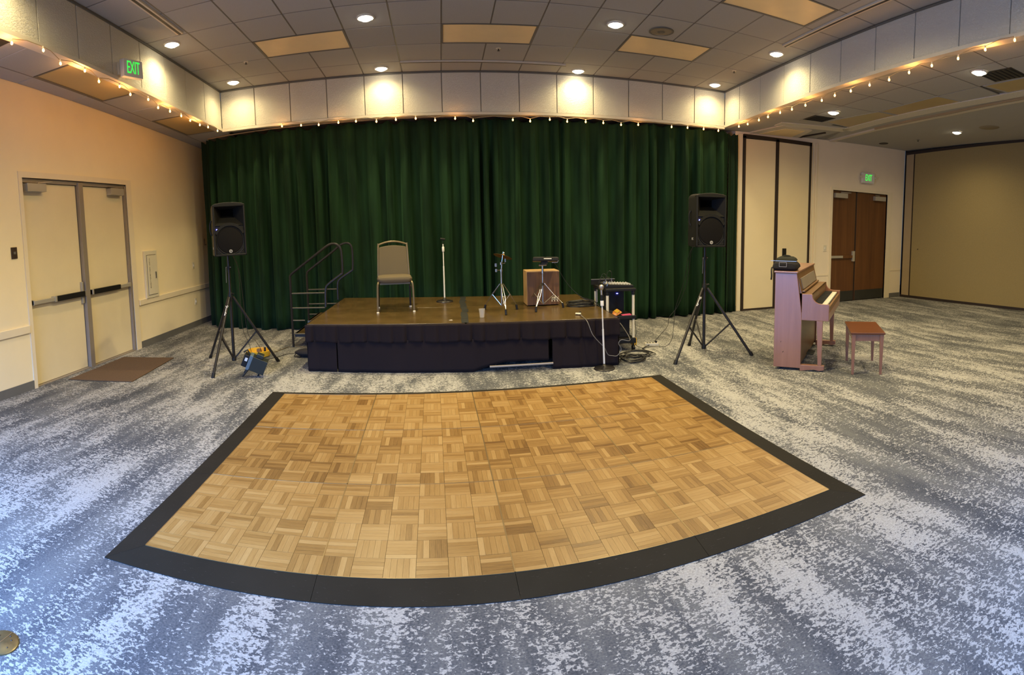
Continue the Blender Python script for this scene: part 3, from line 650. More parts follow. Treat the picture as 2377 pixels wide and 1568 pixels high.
def trim_box(nm, mat, *b, bevel=.006):
    return struct(MB().box(*b).build(nm, mat, bevel=bevel))
trim_box('trim_4', 'trim', XW, D1y + .15, .645, XW + .022, 4.40, .730); trim_box('trim_5', 'trim', XW, -4.15, .655, XW + .022, D0 - .065, .745)
trim_box('baseboard_left', 'base', XW, D1y + .13, 0, XW + .012, 4.84, .10, bevel=0); trim_box('baseboard_left.001', 'base', XW, -4.2, 0, XW + .012, D0 - .06, .10, bevel=0)
# extinguisher cabinet
fc = thing('extinguisher_cabinet', 'cream fire extinguisher cabinet with vertical lettering on the left wall', 'cabinet', (XW, 2.235, 1.09))
MB().box(XW, 2.05, .725, XW + .035, 2.425, 1.455).build('frame', 'ivory', fc, world=True, bevel=.004)
dd = MB().box(XW + .035, 2.105, .775, XW + .045, 2.375, 1.385).build('door', 'ivory', fc, world=True, bevel=.002); MB().box(XW + .034, 2.098, .768, XW + .037, 2.382, 1.392).build('door_gap', 'reader', fc, world=True)
MB().box(XW + .045, 2.325, 1.02, XW + .055, 2.350, 1.12).build('handle', 'steel', dd, world=True)
zz = 1.325
for ch in 'FIRE EXTINGUISHER':
    if ch != ' ': text('lettering', ch, 'blackmatte', dd, frame3((XW + .0465, 2.165, zz), (0, 1, 0), (0, 0, 1)), .034, .0006)
    zz -= .0275
rd = thing('wall_plate', 'small dark brown plate with two screws left of the cream door', 'switch', (XW, -.72, 1.59))
MB().box(XW, -.765, 1.525, XW + .012, -.672, 1.655).build('plate', 'reader', rd, world=True, bevel=.003)
MB().box(XW + .012, -.735, 1.575, XW + .018, -.702, 1.605).build('button', 'steel', rd, world=True)
for z in (1.545, 1.638): MB().box(XW + .012, -.722, z - .004, XW + .015, -.714, z + .004).build('screw', 'chrome', rd, world=True)
for y, z, lb, nm in ((3.788, 1.108, 'cream light switch plate above the chair rail', 'light_switch'), (3.80, .451, 'cream wall outlet below the chair rail', 'wall_outlet')):
    t = thing(nm, lb, 'switch' if 'switch' in nm else 'outlet', (XW, y, z)); MB().box(XW, y - .038, z - .058, XW + .007, y + .038, z + .058).build('plate', 'ivory', t, world=True, bevel=.002)
    MB().box(XW + .007, y - .012, z - .02, XW + .016, y + .012, z + .02).build('toggle' if 'switch' in nm else 'socket', 'white', t, world=True)
t = thing('wall_hook', 'small bronze hook high on the left wall by the curtain', 'hook', (XW, 4.33, 1.5)); MB().box(XW, 4.318, 1.45, XW + .012, 4.342, 1.58).build('plate', 'goldbar', t, world=True); MB().tube([(XW + .01, 4.33, 1.47), (XW + .035, 4.33, 1.455), (XW + .04, 4.33, 1.475)], .006, 6).build('hook', 'reader', t, world=True)
# mat and blue panel
dm = MB().prism([(-4.50, -.08), (-4.53, 1.20), (-3.80, 1.33), (-3.70, .10)], .001, .012).build('door_mat', 'mat', bevel=.004); tag(dm, 'brown ribbed door mat on the carpet before the cream door', 'mat')
bp = MB(); bp.T = Matrix.Translation((-4.35, 4.50, 0)) @ Matrix.Rotation(math.radians(18), 4, 'Z') @ Matrix.Rotation(math.radians(-4), 4, 'X'); bp.box(-.25, -.03, 0, .45, .03, .95); bpo = bp.build('folded_mat', 'blue', bevel=.01); tag(bpo, 'dark blue padded mat standing behind the curtain by the wall', 'mat')

# ------------------------------------------------------------------ far wall right: pocket panels, door, fittings
fp = thing('folding_partition', 'cream two-panel folding partition with dark seals beside the curtain', 'partition', ((PX0 + PX1) / 2, YB, 0))
pz = lambda x: 3.17 + .015 * (x - PX0)
def fpanel(x0, x1): return MB().slab8([(x0, YB - .03, .035), (x1, YB - .03, .035), (x1, YB + .06, .035), (x0, YB + .06, .035)], [(x0, YB - .03, pz(x0) - .03), (x1, YB - .03, pz(x1) - .03), (x1, YB + .06, pz(x1) - .03), (x0, YB + .06, pz(x0) - .03)])
fpanel(PX0 + .045, 5.665).build('panel', 'partition', fp, world=True); pn = fpanel(5.735, PX1 - .04).build('panel', 'partition', fp, world=True)
MB().box(PX0, YB - .045, 0, PX0 + .045, YB + .06, 3.19).build('side_seal', 'seal', fp, world=True); MB().box(5.665, YB - .045, 0, 5.735, YB + .06, 3.19).build('center_seal', 'seal', fp, world=True)
MB().box(PX1 - .045, YB - .045, 0, PX1, YB + .06, 3.21).build('side_seal', 'seal', fp, world=True); MB().box(PX0, YB - .045, 3.15, PX1, YB + .06, 3.22).build('top_seal', 'seal', fp, world=True); MB().box(PX0, YB - .04, 0, PX1, YB + .06, .035).build('bottom_seal', 'seal', fp, world=True)
MB().box(5.865, YB - .045, .98, 5.955, YB - .03, 1.15).build('handle_plate', 'black', pn, world=True, bevel=.003)
trim_box('trim_6', 'trim', PX1 + .06, YB - .02, 0, PX1 + .10, YB, 3.24); trim_box('trim_7', 'trim', PX1 + .13, YB - .03, 0, PX1 + .17, YB, 3.24); trim_box('trim_8', 'trim', 4.86, YB - .02, 0, 4.95, YB, 3.22)
d2 = thing('door_2', '', ''); del d2['label']; del d2['category']; d2['kind'] = 'structure'
fr = MB(); fr.box(DX0 - .06, YB - .015, 0, DX0, YB + .14, DXH); fr.box(DX1, YB - .015, 0, DX1 + .16, YB + .14, DXH); fr.box(DX0 - .06, YB - .015, DXH, DX1 + .16, YB + .14, DXH + .06); fr.build('door_frame', 'trim', d2, world=True)
xm = 7.835
for x0, x1 in ((DX0 + .004, xm - .022), (xm + .022, DX1 - .004)):
    lf = MB().box(x0, YB + .03, .012, x1, YB + .075, DXH - .006).build('door_leaf', 'door', d2, world=True, bevel=.002)
    MB().box(x0 + .01, YB + .024, .015, x1 - .01, YB + .031, .225).build('kick_plate', 'kick', lf, world=True)
    a = x0 + .05 if x0 < xm - .1 else x1 - .42
    MB().box(a, YB - .05, 2.19, a + .33, YB + .03, 2.285).build('door_closer', 'closer', lf, world=True, bevel=.003)
    MB().tube([(a + .15, YB - .02, 2.29), (a + .40 if x0 < xm - .1 else a - .02, YB - .06, 2.305), (a + .20, YB + .03, 2.315)], .009, 6).build('closer_arm', 'alu', lf, world=True)
    if x0 < xm - .1:
        MB().box(x0 + .0, YB - .02, .935, x0 + .32, YB + .03, .985).build('panic_bar', 'closer', lf, world=True, bevel=.003); MB().box(x0 + .32, YB - .01, .93, x1 - .06, YB + .03, .99).build('push_pad', 'door', lf, world=True)
        MB().box(x1 - .075, YB - .02, .86, x1 - .015, YB + .03, 1.08).build('latch_case', 'closer', lf, world=True, bevel=.004)
MB().box(xm - .022, YB + .035, .0, xm + .022, YB + .09, DXH).build('astragal', 'seal', d2, world=True)
MB().box(DX0, YB + .09, 0, DX1, YB + .1, DXH).build('door_backing', 'seal', d2, world=True)
t = thing('light_switch', 'cream light switch left of the wooden double door', 'switch', (6.96, YB, 1.15)); MB().box(6.915, YB - .008, 1.08, 7.0, YB, 1.21).build('plate', 'ivory', t, world=True, bevel=.002); MB().box(6.945, YB - .016, 1.12, 6.965, YB - .008, 1.17).build('toggle', 'white', t, world=True)
trim_box('trim_9', 'trim', PX1 + .17, YB - .008, .575, DX0 - .06, YB, .60, bevel=0); trim_box('trim_10', 'trim', DX1 + .16, YB - .008, .615, 9.29, YB, .64, bevel=0)
trim_box('baseboard_far', 'base', DX1 + .16, YB - .012, 0, 9.28, YB, .10, bevel=0); trim_box('baseboard_far.001', 'base', PX1 + .17, YB - .012, 0, DX0 - .06, YB, .10, bevel=0); trim_box('baseboard_far.002', 'base', 4.80, YB - .012, 0, 4.86, YB, .10, bevel=0)

# ------------------------------------------------------------------ dance floor
df = thing('dance_floor', 'portable parquet dance floor with dark ramp edging in the middle of the carpet', 'dance floor', (0, -1.4, 0), math.radians(.837))
PS = .9144
mets = []
for o_ in range(10):                 # parquet block variants: five strips with their own tone
    mb = MB(); S_ = PS / 6 - .0012; sw = S_ / 5; tones = []
    for k in range(5):
        y0 = -S_ / 2 + k * sw + .0004; y1 = y0 + sw - .0008; z = .0250 + rnd.uniform(-.0002, .0003)
        mb.box(-S_ / 2, y0, .018, S_ / 2, y1, z); tones += [rnd.choice((.20, .38, .45, .5, .55, .62, .75)) + rnd.uniform(-.05, .05)] * 6
    me = mb.mesh('parquet_block', 'parquet'); at = me.attributes.new('tone', 'FLOAT', 'FACE'); at.data.foreach_set('value', tones); mets.append(me)
DR = WM[df.name]
panel_me = MB().box(-PS / 2 + .001, -PS / 2 + .001, .002, PS / 2 - .001, PS / 2 - .001, .0205).mesh('floor_panel', 'edge')
strips = {}
for i in range(3):
    for j in range(4):
        cx, cy = (j - 2 + .5) * PS, 1.4 - (i + .5) * PS
        pm = DR @ Matrix.Translation((cx, cy, 0)); p_ = inst(panel_me, 'floor_panel', df, pm); bias = rnd.uniform(-.10, .10)
        back = MB(); bt = []
        for a in range(6):
            for b in range(6):
                rot = ((a + b + i + j) % 2) * PI / 2 + (PI if rnd.random() < .5 else 0)
                lm = Matrix.Translation(((a - 2.5) * PS / 6, (b - 2.5) * PS / 6, 0)) @ Matrix.Rotation(rot, 4, 'Z'); me = rnd.choice(mets)
                if i > 0: inst(me, 'parquet_block', p_, pm @ lm).color = (.5 + bias, .5, .5, 1)
                else:
                    for vtx in [None]:
                        k0 = len(back.v); back.v += [tuple(lm @ v.co) for v in me.vertices]; back.f += [tuple(x + k0 for x in q.vertices) for q in me.polygons]
                        sh = rnd.uniform(-.05, .12); bt += [d.value + sh for d in me.attributes['tone'].data]
        if i == 0:
            bo = back.build('parquet_blocks', 'parquet', p_, kind='stuff'); bo.color = (.5 + bias, .5, .5, 1); at = bo.data.attributes.new('tone', 'FLOAT', 'FACE'); at.data.foreach_set('value', bt)
        e = MB(); h = PS / 2
        for (x0, y0, x1, y1) in ((-h, -h, h, -h + .0035), (-h, h - .0035, h, h), (-h, -h, -h + .0035, h), (h - .0035, -h, h, h)): e.box(x0, y0, .02, x1, y1, .0262)
        e.build('metal_edge', 'goldbar', p_)
# ramp edging: tapered pieces with mitred corners
x0, x1, y0, y1, EW = -2 * PS, 2 * PS, 1.4 - 3 * PS, 1.4, .155
def ramp(P_in0, P_in1, P_out1, P_out0):
    g = .0015; ins = [P_in0, P_in1]; 
    MB().slab8([(*P_out0, .001), (*P_out1, .001), (*P_in1, .001), (*P_in0, .001)], [(*P_out0, .004), (*P_out1, .004), (*P_in1, .0235), (*P_in0, .0235)]).build('edge_ramp', 'edge', df)
for j in range(4):
    a, b = x0 + j * PS + .001, x0 + (j + 1) * PS - .001
    oa, ob = (a - EW if j == 0 else a), (b + EW if j == 3 else b)
    ramp((a, y0), (b, y0), (ob, y0 - EW), (oa, y0 - EW)); ramp((b, y1), (a, y1), (oa, y1 + EW * .75), (ob, y1 + EW * .75))
for i in range(3):
    a, b = y0 + i * PS + .001, y0 + (i + 1) * PS - .001
    oa, ob = (a - EW if i == 0 else a), (b + EW * .75 if i == 2 else b)
    ramp((x0, b), (x0, a), (x0 - EW, oa), (x0 - EW, ob)); ramp((x1, a), (x1, b), (x1 + EW, ob), (x1 + EW, oa))

# ------------------------------------------------------------------ curtain
PATH = [(-4.36, 3.86), (-4.15, 3.72), (-3.7, 3.60), (-2.9, 3.50), (-1.5, 3.49), (0, 3.49), (1.5, 3.44), (3.0, 3.37), (4.0, 3.345), (4.80, 3.33)]
def pathpt(s, cum=[]):
    if not cum:
        cum.append(0.)
        for a, b in zip(PATH[:-1], PATH[1:]): cum.append(cum[-1] + math.dist(a, b))
    s = max(0, min(cum[-1] - 1e-6, s)); k = max(i for i in range(len(cum) - 1) if cum[i] <= s); t = (s - cum[k]) / (cum[k + 1] - cum[k])
    a, b = PATH[k], PATH[k + 1]; return (a[0] + (b[0] - a[0]) * t, a[1] + (b[1] - a[1]) * t), (-(b[1] - a[1]), b[0] - a[0])
PLEN = sum(math.dist(a, b) for a, b in zip(PATH[:-1], PATH[1:]))
def curtain(name, label, s0, s1, mat, amp, ztop0, ztop1, seed, zb=.012, off=0., wmin=.10, wmax=.24):
    r = random.Random(seed); folds = []; s = s0
    while s < s1: wd = r.uniform(wmin, wmax); folds.append((s, wd, r.uniform(.55, 1.1), r.uniform(-.25, .25), r.uniform(.25, 1.0))); s += wd
    NR = 22; ns = int((s1 - s0) / .0105); rows = []
    for iz in range(NR + 1):
        t = iz / NR; t = t ** 1.6 if True else t; row = []; fi = 0       # t = 0 at the top
        for k in range(ns + 1):
            s = s0 + (s1 - s0) * k / ns
            while fi < len(folds) - 1 and s >= folds[fi + 1][0]: fi += 1
            f0, wd, am, sk, dr_ = folds[fi]; u = min(1, max(0, (s - f0) / wd))
            uu = u + sk * u * (1 - u) * 2
            body = math.cos(2 * PI * uu); body = (abs(body) ** .45) * (1 if body > 0 else -1)
            pinch = math.exp(-(min(u, 1 - u) * wd / .012) ** 2)
            a = amp * am * min(1., .25 + t * 2.6)
            d = a * body + .022 * pinch * (1 - min(1, t * 3.5)) - off
            wob = .012 * math.sin(s * 5.3 + t * 4 + seed) * t + .006 * math.sin(s * 41 + t * 9)
            (x, y), (nx, ny) = pathpt(s + .010 * math.sin(t * 5 + fi * 1.7) * t); l = math.hypot(nx, ny)
            zt = ztop0 + (ztop1 - ztop0) * (s - s0) / (s1 - s0) - .055 * dr_ * math.sin(PI * u) ** 1.5
            z = zt + (zb + .012 * math.sin(s * 2.1 + seed) - zt) * t
            row.append((x - nx / l * (d + wob), y - ny / l * (d + wob), z))
        rows.append(row)
    rows.reverse()
    o = MB().grid(rows).build(name, mat, smooth=False); o.data.polygons.foreach_set('use_smooth', [True] * len(o.data.polygons)); so = o.modifiers.new('thick', 'SOLIDIFY'); so.thickness = .004
    if label: tag(o, label, 'curtain', 'green stage curtains')
    return o
curtain('stage_curtain', 'long dark green pleated velvet curtain hanging behind the stage', .30, PLEN - .20, 'velvet', .095, 3.285, 3.215, 3, wmin=.11, wmax=.36)
curtain('stage_curtain', 'narrow unlit end of the green curtain against the cream left wall', 0, .29, 'velvetshade', .035, 3.30, 3.29, 5, off=.05, wmin=.12, wmax=.2)
curtain('stage_curtain', 'narrow unlit end of the green curtain beside the folding partition', PLEN - .195, PLEN, 'velvetshade', .035, 3.20, 3.19, 9, off=.04, wmin=.10, wmax=.14)
ct = thing('curtain_track', 'curtain track with small white hooks under the back soffit', 'track', (0, 3.45, 3.26))
MB().tube([(a, b, 3.300 - .012 * (a + 3.7) / 4) for a, b in [PATH[1], (-3.7, 3.60), (-2.9, 3.50), (-1.5, 3.49), (0, 3.49), (1.5, 3.44), (3.0, 3.37), (4.0, 3.345), (4.78, 3.33)]], .012, 6).build('rail', 'brownedge', ct, world=True)

# ------------------------------------------------------------------ stage
ZS = .55
FL, FR_, BLc, BRc = (-1.83, .93), (1.67, .70), (-1.79, 3.21), (1.72, 2.78)
def sp_(u, v): return tuple((FL[k] * (1 - u) + FR_[k] * u) * (1 - v) + (BLc[k] * (1 - u) + BRc[k] * u) * v for k in (0, 1))
st = thing('stage', 'low portable stage of four brown deck boards with a dark cloth skirt', 'stage', (0, 1.8, 0))
for ua, ub in ((0, .512), (.518, 1)):
    for va, vb in ((0, .528), (.531, 1)):
        q = [sp_(ua, va), sp_(ub, va), sp_(ub, vb), sp_(ua, vb)]
        MB().slab8([(*p, ZS - .06) for p in q], [(*p, ZS) for p in q]).build('deck_board', 'deck', st, world=True, bevel=.004)
fr = MB()
for (a, b) in ((sp_(0, 0), sp_(1, 0)), (sp_(1, 0), sp_(1, 1)), (sp_(1, 1), sp_(0, 1)), (sp_(0, 1), sp_(0, 0))):
    d = Vector((b[0] - a[0], b[1] - a[1], 0)).normalized(); n = Vector((-d.y, d.x, 0)) * .03
    q = [Vector((*a, 0)), Vector((*b, 0)), Vector((*b, 0)) + n, Vector((*a, 0)) + n]
    fr.slab8([(p.x, p.y, ZS - .10) for p in q], [(p.x, p.y, ZS - .06) for p in q])
fr.build('deck_frame', 'blackmetal', st, world=True)
for u, v in ((.03, .05), (.5, .05), (.97, .05), (.03, .5), (.97, .5), (.03, .95), (.5, .95), (.97, .95)):
    x, y = sp_(u, v); MB().tube([(x, y, 0), (x, y, ZS - .06)], .022, 8).build('leg', 'alu', st, world=True)
def tape_strip():
    mb = MB(); r = random.Random(4)
    for k in range(9):
        v0, v1 = k / 9, (k + 1) / 9 + .01; q = []
        j0, j1 = r.uniform(-.004, .004), r.uniform(-.004, .004)
        for u, v in ((.504 + j0, v0), (.527 + j1, v0), (.527 + j0, min(1, v1)), (.504 + j1, min(1, v1))): q.append(sp_(u, v))
        mb.slab8([(*p, ZS + .0002) for p in q], [(*p, ZS + .0014 + k % 2 * .0006) for p in q])
    return mb.build('tape_strip', 'tape', st, world=True, label='dark tape patches over the seam between the deck boards')
tape_strip()
# front edge trim
def along(s): return (FL[0] + (FR_[0] - FL[0]) * s, FL[1] + (FR_[1] - FL[1]) * s)
FN = Vector((FR_[1] - FL[1], -(FR_[0] - FL[0]), 0)).normalized()
def skirt(s0, s1, ztop, zbot_fn, amp, off, name, seed, wmin, wmax, side=None):
    r = random.Random(seed); W_ = 3.507; folds = []; s = s0
    while s < s1: wd = r.uniform(wmin, wmax) / W_; folds.append((s, wd, r.uniform(.3, 1))); s += wd
    ns = max(8, int((s1 - s0) * W_ / .012)); rows = []; NR = 9
    for iz in range(NR + 1):
        t = iz / NR; row = []; fi = 0
        for k in range(ns + 1):
            s = s0 + (s1 - s0) * k / ns
            while fi < len(folds) - 1 and s >= folds[fi + 1][0]: fi += 1
            f0, wd, am = folds[fi]; u = (s - f0) / wd
            ed = math.exp(-((u - .5) / .10) ** 2) * -1.0 + .35 * math.sin(2 * PI * u)
            x, y = along(s); d = off + amp * am * ed * (.35 + .65 * t); zb = zbot_fn(s); z = ztop + (zb - ztop) * t
            row.append((x + FN.x * d, y + FN.y * d, z))
        rows.append(row)
    o = MB().grid(rows).build(name, 'skirt', st, world=True); o.data.polygons.foreach_set('use_smooth', [True] * len(o.data.polygons)); so = o.modifiers.new('thick', 'SOLIDIFY'); so.thickness = .003
    return o
skirt(-.004, 1.004, ZS - .004, lambda s: .345 + .006 * math.sin(s * 40), .034, .040, 'skirt_valance', 2, .09, .20)
def hem(s):
    x = along(s)[0]
    return .004 if x < .05 else .004 + .105 * min(1, max(0, (x - .05) / .35)) ** .8
skirt(.0, .098, .37, lambda s: .004, .010, .012, 'skirt_cloth', 5, .2, .3)
skirt(.102, .773, .37, hem, .012, .020, 'skirt_cloth', 6, .35, .6)
skirt(.785, 1.0, .37, lambda s: .004, .012, .016, 'skirt_cloth', 8, .2, .35)
# side cloths
for (a, b) in ((sp_(1, 0), sp_(1, 1)), (sp_(0, 1), sp_(0, 0))):
    rows = []
    d = Vector((b[0] - a[0], b[1] - a[1], 0)); n = Vector((d.y, -d.x, 0)).normalized()
    for iz in range(5):
        t = iz / 4; rows.append([(a[0] + d.x * k / 60 + n.x * (.012 + .012 * math.sin(k * .9) * t), a[1] + d.y * k / 60 + n.y * (.012 + .012 * math.sin(k * .9) * t), ZS - .005 - (ZS - .01) * t) for k in range(61)])
    o = MB().grid(rows).build('skirt_cloth', 'skirt', st, world=True); so = o.modifiers.new('thick', 'SOLIDIFY'); so.thickness = .003
pp = MB().tube([(.22, .760, .060), (.92, .712, .074)], .013, 10).build('loose_pole', 'alu', smooth=True); tag(pp, 'bare metal pole showing under the lifted skirt of the stage', 'pole')
# fold creases of the lifted skirt
bgm = thing('gear_bag', 'black soft bag poking out from under the left end of the stage', 'bag', (-2.02, 1.62, 0))
mb = MB(); rows = []
for i in range(9):
    a = i / 8; row = []
    for j in range(17):
        b = j / 16 * 2 * PI; rr = math.sin(PI * min(1, a * .98 + .02)) ** .6
        row.append((-2.19 + .34 * a, 1.64 + .10 * rr * math.cos(b), .055 + .052 * rr * math.sin(b)))
    rows.append(row)
mb.grid(rows).build('body', 'bag', bgm, world=True, smooth=True); MB().tube([(-2.16, 1.58, .06), (-2.18, 1.56, .02), (-2.1, 1.55, .012)], .008, 6).build('strap', 'black', bgm, world=True)

# steps at the left rear of the stage
sr = thing('stage_steps', 'black metal stage steps with two curved handrails', 'steps', (-2.1, 2.6, 0))
def hand(y, x0, zA, pts, low, treads, nm='handrail'):
    r = sr
    path = [(x0, y, 0), (x0, y, zA)]
    MB().tube(path + smooth_path(pts, 5), .017, 8).build(nm, 'blackmetal', r, world=True, smooth=True)
    for z, xe in treads: MB().tube([(x0, y, z), (xe, y, z)], .010, 6).build('crossbar', 'dimsteel', r, world=True, smooth=True)
hand(2.2, -2.365, 1.0, [(-2.35, 2.2, 1.02), (-2.30, 2.2, 1.06), (-1.95, 2.2, 1.31), (-1.80, 2.2, 1.41), (-1.71, 2.2, 1.425), (-1.64, 2.2, 1.37), (-1.62, 2.2, 1.25), (-1.62, 2.2, 1.04), (-1.65, 2.2, 1.00), (-1.82, 2.2, .88), (-1.865, 2.2, .80), (-1.875, 2.2, .56)], 0,
     [(.756, -1.88), (.551, -1.88), (.376, -2.18), (.185, -2.0)])
hand(2.96, -2.315, .94, [(-2.31, 2.96, .97), (-2.27, 2.96, 1.02), (-1.92, 2.96, 1.27), (-1.76, 2.96, 1.39), (-1.66, 2.96, 1.405), (-1.61, 2.96, 1.36), (-1.595, 2.96, 1.25), (-1.60, 2.96, 1.03), (-1.63, 2.96, .985), (-1.79, 2.96, .88), (-1.84, 2.96, .80), (-1.845, 2.96, .56)], 0,
     [(.72, -1.85), (.50, -1.85), (.34, -2.1)])
for k, (z, xa, xb) in enumerate(((.19, -2.34, -1.90), (.37, -2.15, -1.88))):
    MB().box(xa, 2.23, z - .03, xb, 2.94, z).build('tread', 'deck', sr, world=True, bevel=.003); MB().box(xa, 2.225, z - .045, xa + .03, 2.945, z).build('tread_nosing', 'dimsteel', sr, world=True)
MB().box(-2.34, 2.21, .14, -1.9, 2.235, .19).build('stringer', 'blackmetal', sr, world=True); MB().box(-2.34, 2.93, .14, -1.9, 2.955, .19).build('stringer', 'blackmetal', sr, world=True)

# ------------------------------------------------------------------ chair on the stage
ch = thing('banquet_chair', 'taupe upholstered banquet chair with bronze frame standing on the stage', 'chair', (-.885, 1.86, ZS), math.radians(7))
def arc_top(hw, zc, rise, n=9): return [(hw * (1 - 2 * k / (n - 1)), zc + rise * (1 - (1 - 2 * k / (n - 1)) ** 2)) for k in range(n)]
seat = MB(); pts = []
for k in range(25):
    a = 2 * PI * k / 24
rows = []
for (dz, sx, sy) in ((.37, .185, .185), (.375, .205, .205), (.40, .220, .220), (.425, .222, .222), (.445, .210, .212), (.452, .17, .175)):
    row = []
    for k in range(33):
        a = 2 * PI * k / 32; cx = math.copysign(abs(math.cos(a)) ** .35, math.cos(a)); cy = math.copysign(abs(math.sin(a)) ** .35, math.sin(a))
        row.append((cx * sx * (1.0 - .06 * (cy > 0) * cy), cy * sy, dz))
    rows.append(row)
seat.grid(rows); k0 = len(seat.v); seat.v.append((0, 0, .455)); seat.f += [(k0 - 33 + j, k0 - 33 + (j + 1), k0) for j in range(32)]
k1 = len(seat.v); seat.v.append((0, 0, .37)); seat.f += [(j + 1, j, k1) for j in range(32)]
seat.build('seat', 'chairfab', ch, smooth=True)
def yb_(z): return .19 + (z - .40) * .14
bk = MB(); outl = [(-.200, .40), (.200, .40)] + [(x, z) for x, z in arc_top(.180, .805, .024)]
v0 = [(x, yb_(z) - .022, z) for x, z in outl]; v1 = [(x, yb_(z) + .018, z) for x, z in outl]; n = len(outl)
bk._a(v0 + v1, [tuple(range(n)), tuple(range(n, 2 * n))[::-1]] + [(i, n + i, n + (i + 1) % n, (i + 1) % n) for i in range(n)])
bk.build('backrest', 'chairfab', ch, bevel=.008)
path = [(-.205, yb_(.40), .40), (-.190, yb_(.82), .82)] + [(-x, yb_(.845), z) for x, z in arc_top(.178, .842, .038)] + [(.190, yb_(.82), .82), (.205, yb_(.40), .40)]
MB().tube(smooth_path(path, 3), .0125, 8).build('back_frame', 'chairmetal', ch, smooth=True)
for s in (-1, 1):
    g = MB().tube(smooth_path([(s * .200, -.15, .385), (s * .212, -.195, .375), (s * .222, -.205, .30), (s * .228, -.21, .015)], 4), .0125, 8).build('leg', 'chairmetal', ch, smooth=True); MB().lathe([(.017, 0), (.017, .012), (.011, .02)], (s * .228, -.21, 0), 10).build('foot_cap', 'ivory', g)
    g = MB().tube(smooth_path([(s * .203, yb_(.42), .42), (s * .208, .20, .30), (s * .212, .235, .015)], 4), .0125, 8).build('leg', 'blackmetal', ch, smooth=True); MB().lathe([(.017, 0), (.017, .012), (.011, .02)], (s * .212, .235, 0), 10).build('foot_cap', 'ivory', g)
    MB().tube([(s * .222, -.20, .30), (s * .208, .20, .30)], .008, 6).build('stretcher', 'chairmetal', ch)
MB().box(-.19, -.17, .352, .19, .18, .372).build('seat_frame', 'chairmetal', ch)

# ------------------------------------------------------------------ mic stands
def mic_stand(name, label, loc, base_r, hpole, mat, head):
    t = thing(name, label, 'microphone stand', loc)
    MB().lathe([(base_r, 0), (base_r, .008), (base_r * .93, .018), (base_r * .35, .032), (.02, .045), (.012, .06)], (0, 0, 0), 32).build('base', 'blackmetal', t, smooth=True)
    MB().tube([(0, 0, .04), (0, 0, hpole * .62)], .0105, 10).build('lower_tube', mat, t, smooth=True); MB().tube([(0, 0, hpole * .6), (0, 0, hpole)], .0075, 10).build('upper_tube', mat, t, smooth=True)
    return t
t = mic_stand('microphone_stand', 'white straight microphone stand with round base standing on the stage', (-.245, 2.50, ZS), .118, .81, 'white', 0)
MB().lathe([(.012, .70), (.017, .71), (.017, .765), (.011, .775)], (0, 0, 0), 12).build('clutch', 'white', t, smooth=True); MB().tube([(0, 0, .81), (-.004, 0, .865)], .004, 6).build('stem', 'black', t); MB().tube([(-.035, 0, .885), (.03, 0, .875)], .016, 8).build('clip', 'black', t, smooth=True)
t = mic_stand('microphone_stand', 'short straight microphone stand on the carpet before the stage corner', (1.473, .585, 0), .118, .72, 'white', 0)
t.rotation_euler = (0, math.radians(-1.8), 0)
MB().lathe([(.012, .705), (.019, .712), (.019, .765), (.012, .775)], (0, 0, 0), 12).build('clutch', 'white', t, smooth=True); MB().tube([(0, 0, .77), (0, 0, .83)], .02, 10).build('clip', 'black', t, smooth=True)
mc = thing('microphone', 'handheld microphone with a silver ball head upright in the floor stand', 'microphone', (1.446, .585, .80)); MB().tube([(0, 0, .0), (-.004, 0, .09)], .011, 10, r1=.013).build('body', 'steel', mc, smooth=True)
MB().lathe([(.012, .082), (.022, .095), (.029, .115), (.028, .130), (.016, .142), (.002, .145)], (-.004, 0, 0), 16).build('grille', 'steel', mc, smooth=True)
lm_ = thing('microphone', 'small grey microphone lying on the front edge of the stage', 'microphone', (1.29, 1.0, ZS)); MB().tube([(-.01, -.02, .014), (.035, .06, .018)], .012, 8).build('body', 'black', lm_, smooth=True); MB().tube([(-.035, .0, .015), (.02, -.035, .015)], .014, 8).build('head', 'steel', lm_, smooth=True)
cb = MB().tube(smooth_path([(1.30, 1.0, .565), (1.28, .80, .566), (1.30, .66, .53), (1.34, .60, .40), (1.40, .595, .32), (1.444, .60, .275), (1.479, .60, .234), (1.519, .60, .155), (1.57, .60, .138), (1.63, .60, .134), (1.676, .60, .204), (1.645, .60, .27), (1.68, .60, .31), (1.79, .62, .30), (1.80, 1.0, .42), (1.80, 1.33, .45)], 5), .0045, 6).build('microphone_cable', 'greycable', smooth=True); tag(cb, 'thin grey cable looping down in front of the stage corner', 'cable')

# ------------------------------------------------------------------ drum hardware
def tripod_feet(t, feet, ztop, zmid, zhub, r=.007):
    for fx, fy in feet:
        l = math.hypot(fx, fy); dx, dy = fx / l, fy / l; nx, ny = -dy * .014, dx * .014
        kx, ky = fx * .55, fy * .55
        g = MB(); g.tube([(dx * .02 + nx * .4, dy * .02 + ny * .4, ztop), (kx + nx, ky + ny, zmid), (fx, fy, .055)], r * .5, 6); g.tube([(dx * .02 - nx * .4, dy * .02 - ny * .4, ztop), (kx - nx, ky - ny, zmid), (fx, fy, .055)], r * .5, 6)
        lg = g.build('leg', 'chrome', t, smooth=True)
        MB().tube([(kx, ky, zmid), (0, 0, zhub)], r * .8, 6).build('brace', 'chrome', lg, smooth=True)
        MB().tube([(fx * .97, fy * .97, .062), (fx * 1.02, fy * 1.02, .003)], .014, 8).build('rubber_foot', 'black', lg, smooth=True)
cy = thing('cymbal_stand', 'chrome tripod cymbal stand holding a small bronze cymbal', 'cymbal stand', (.455, 1.55, ZS))
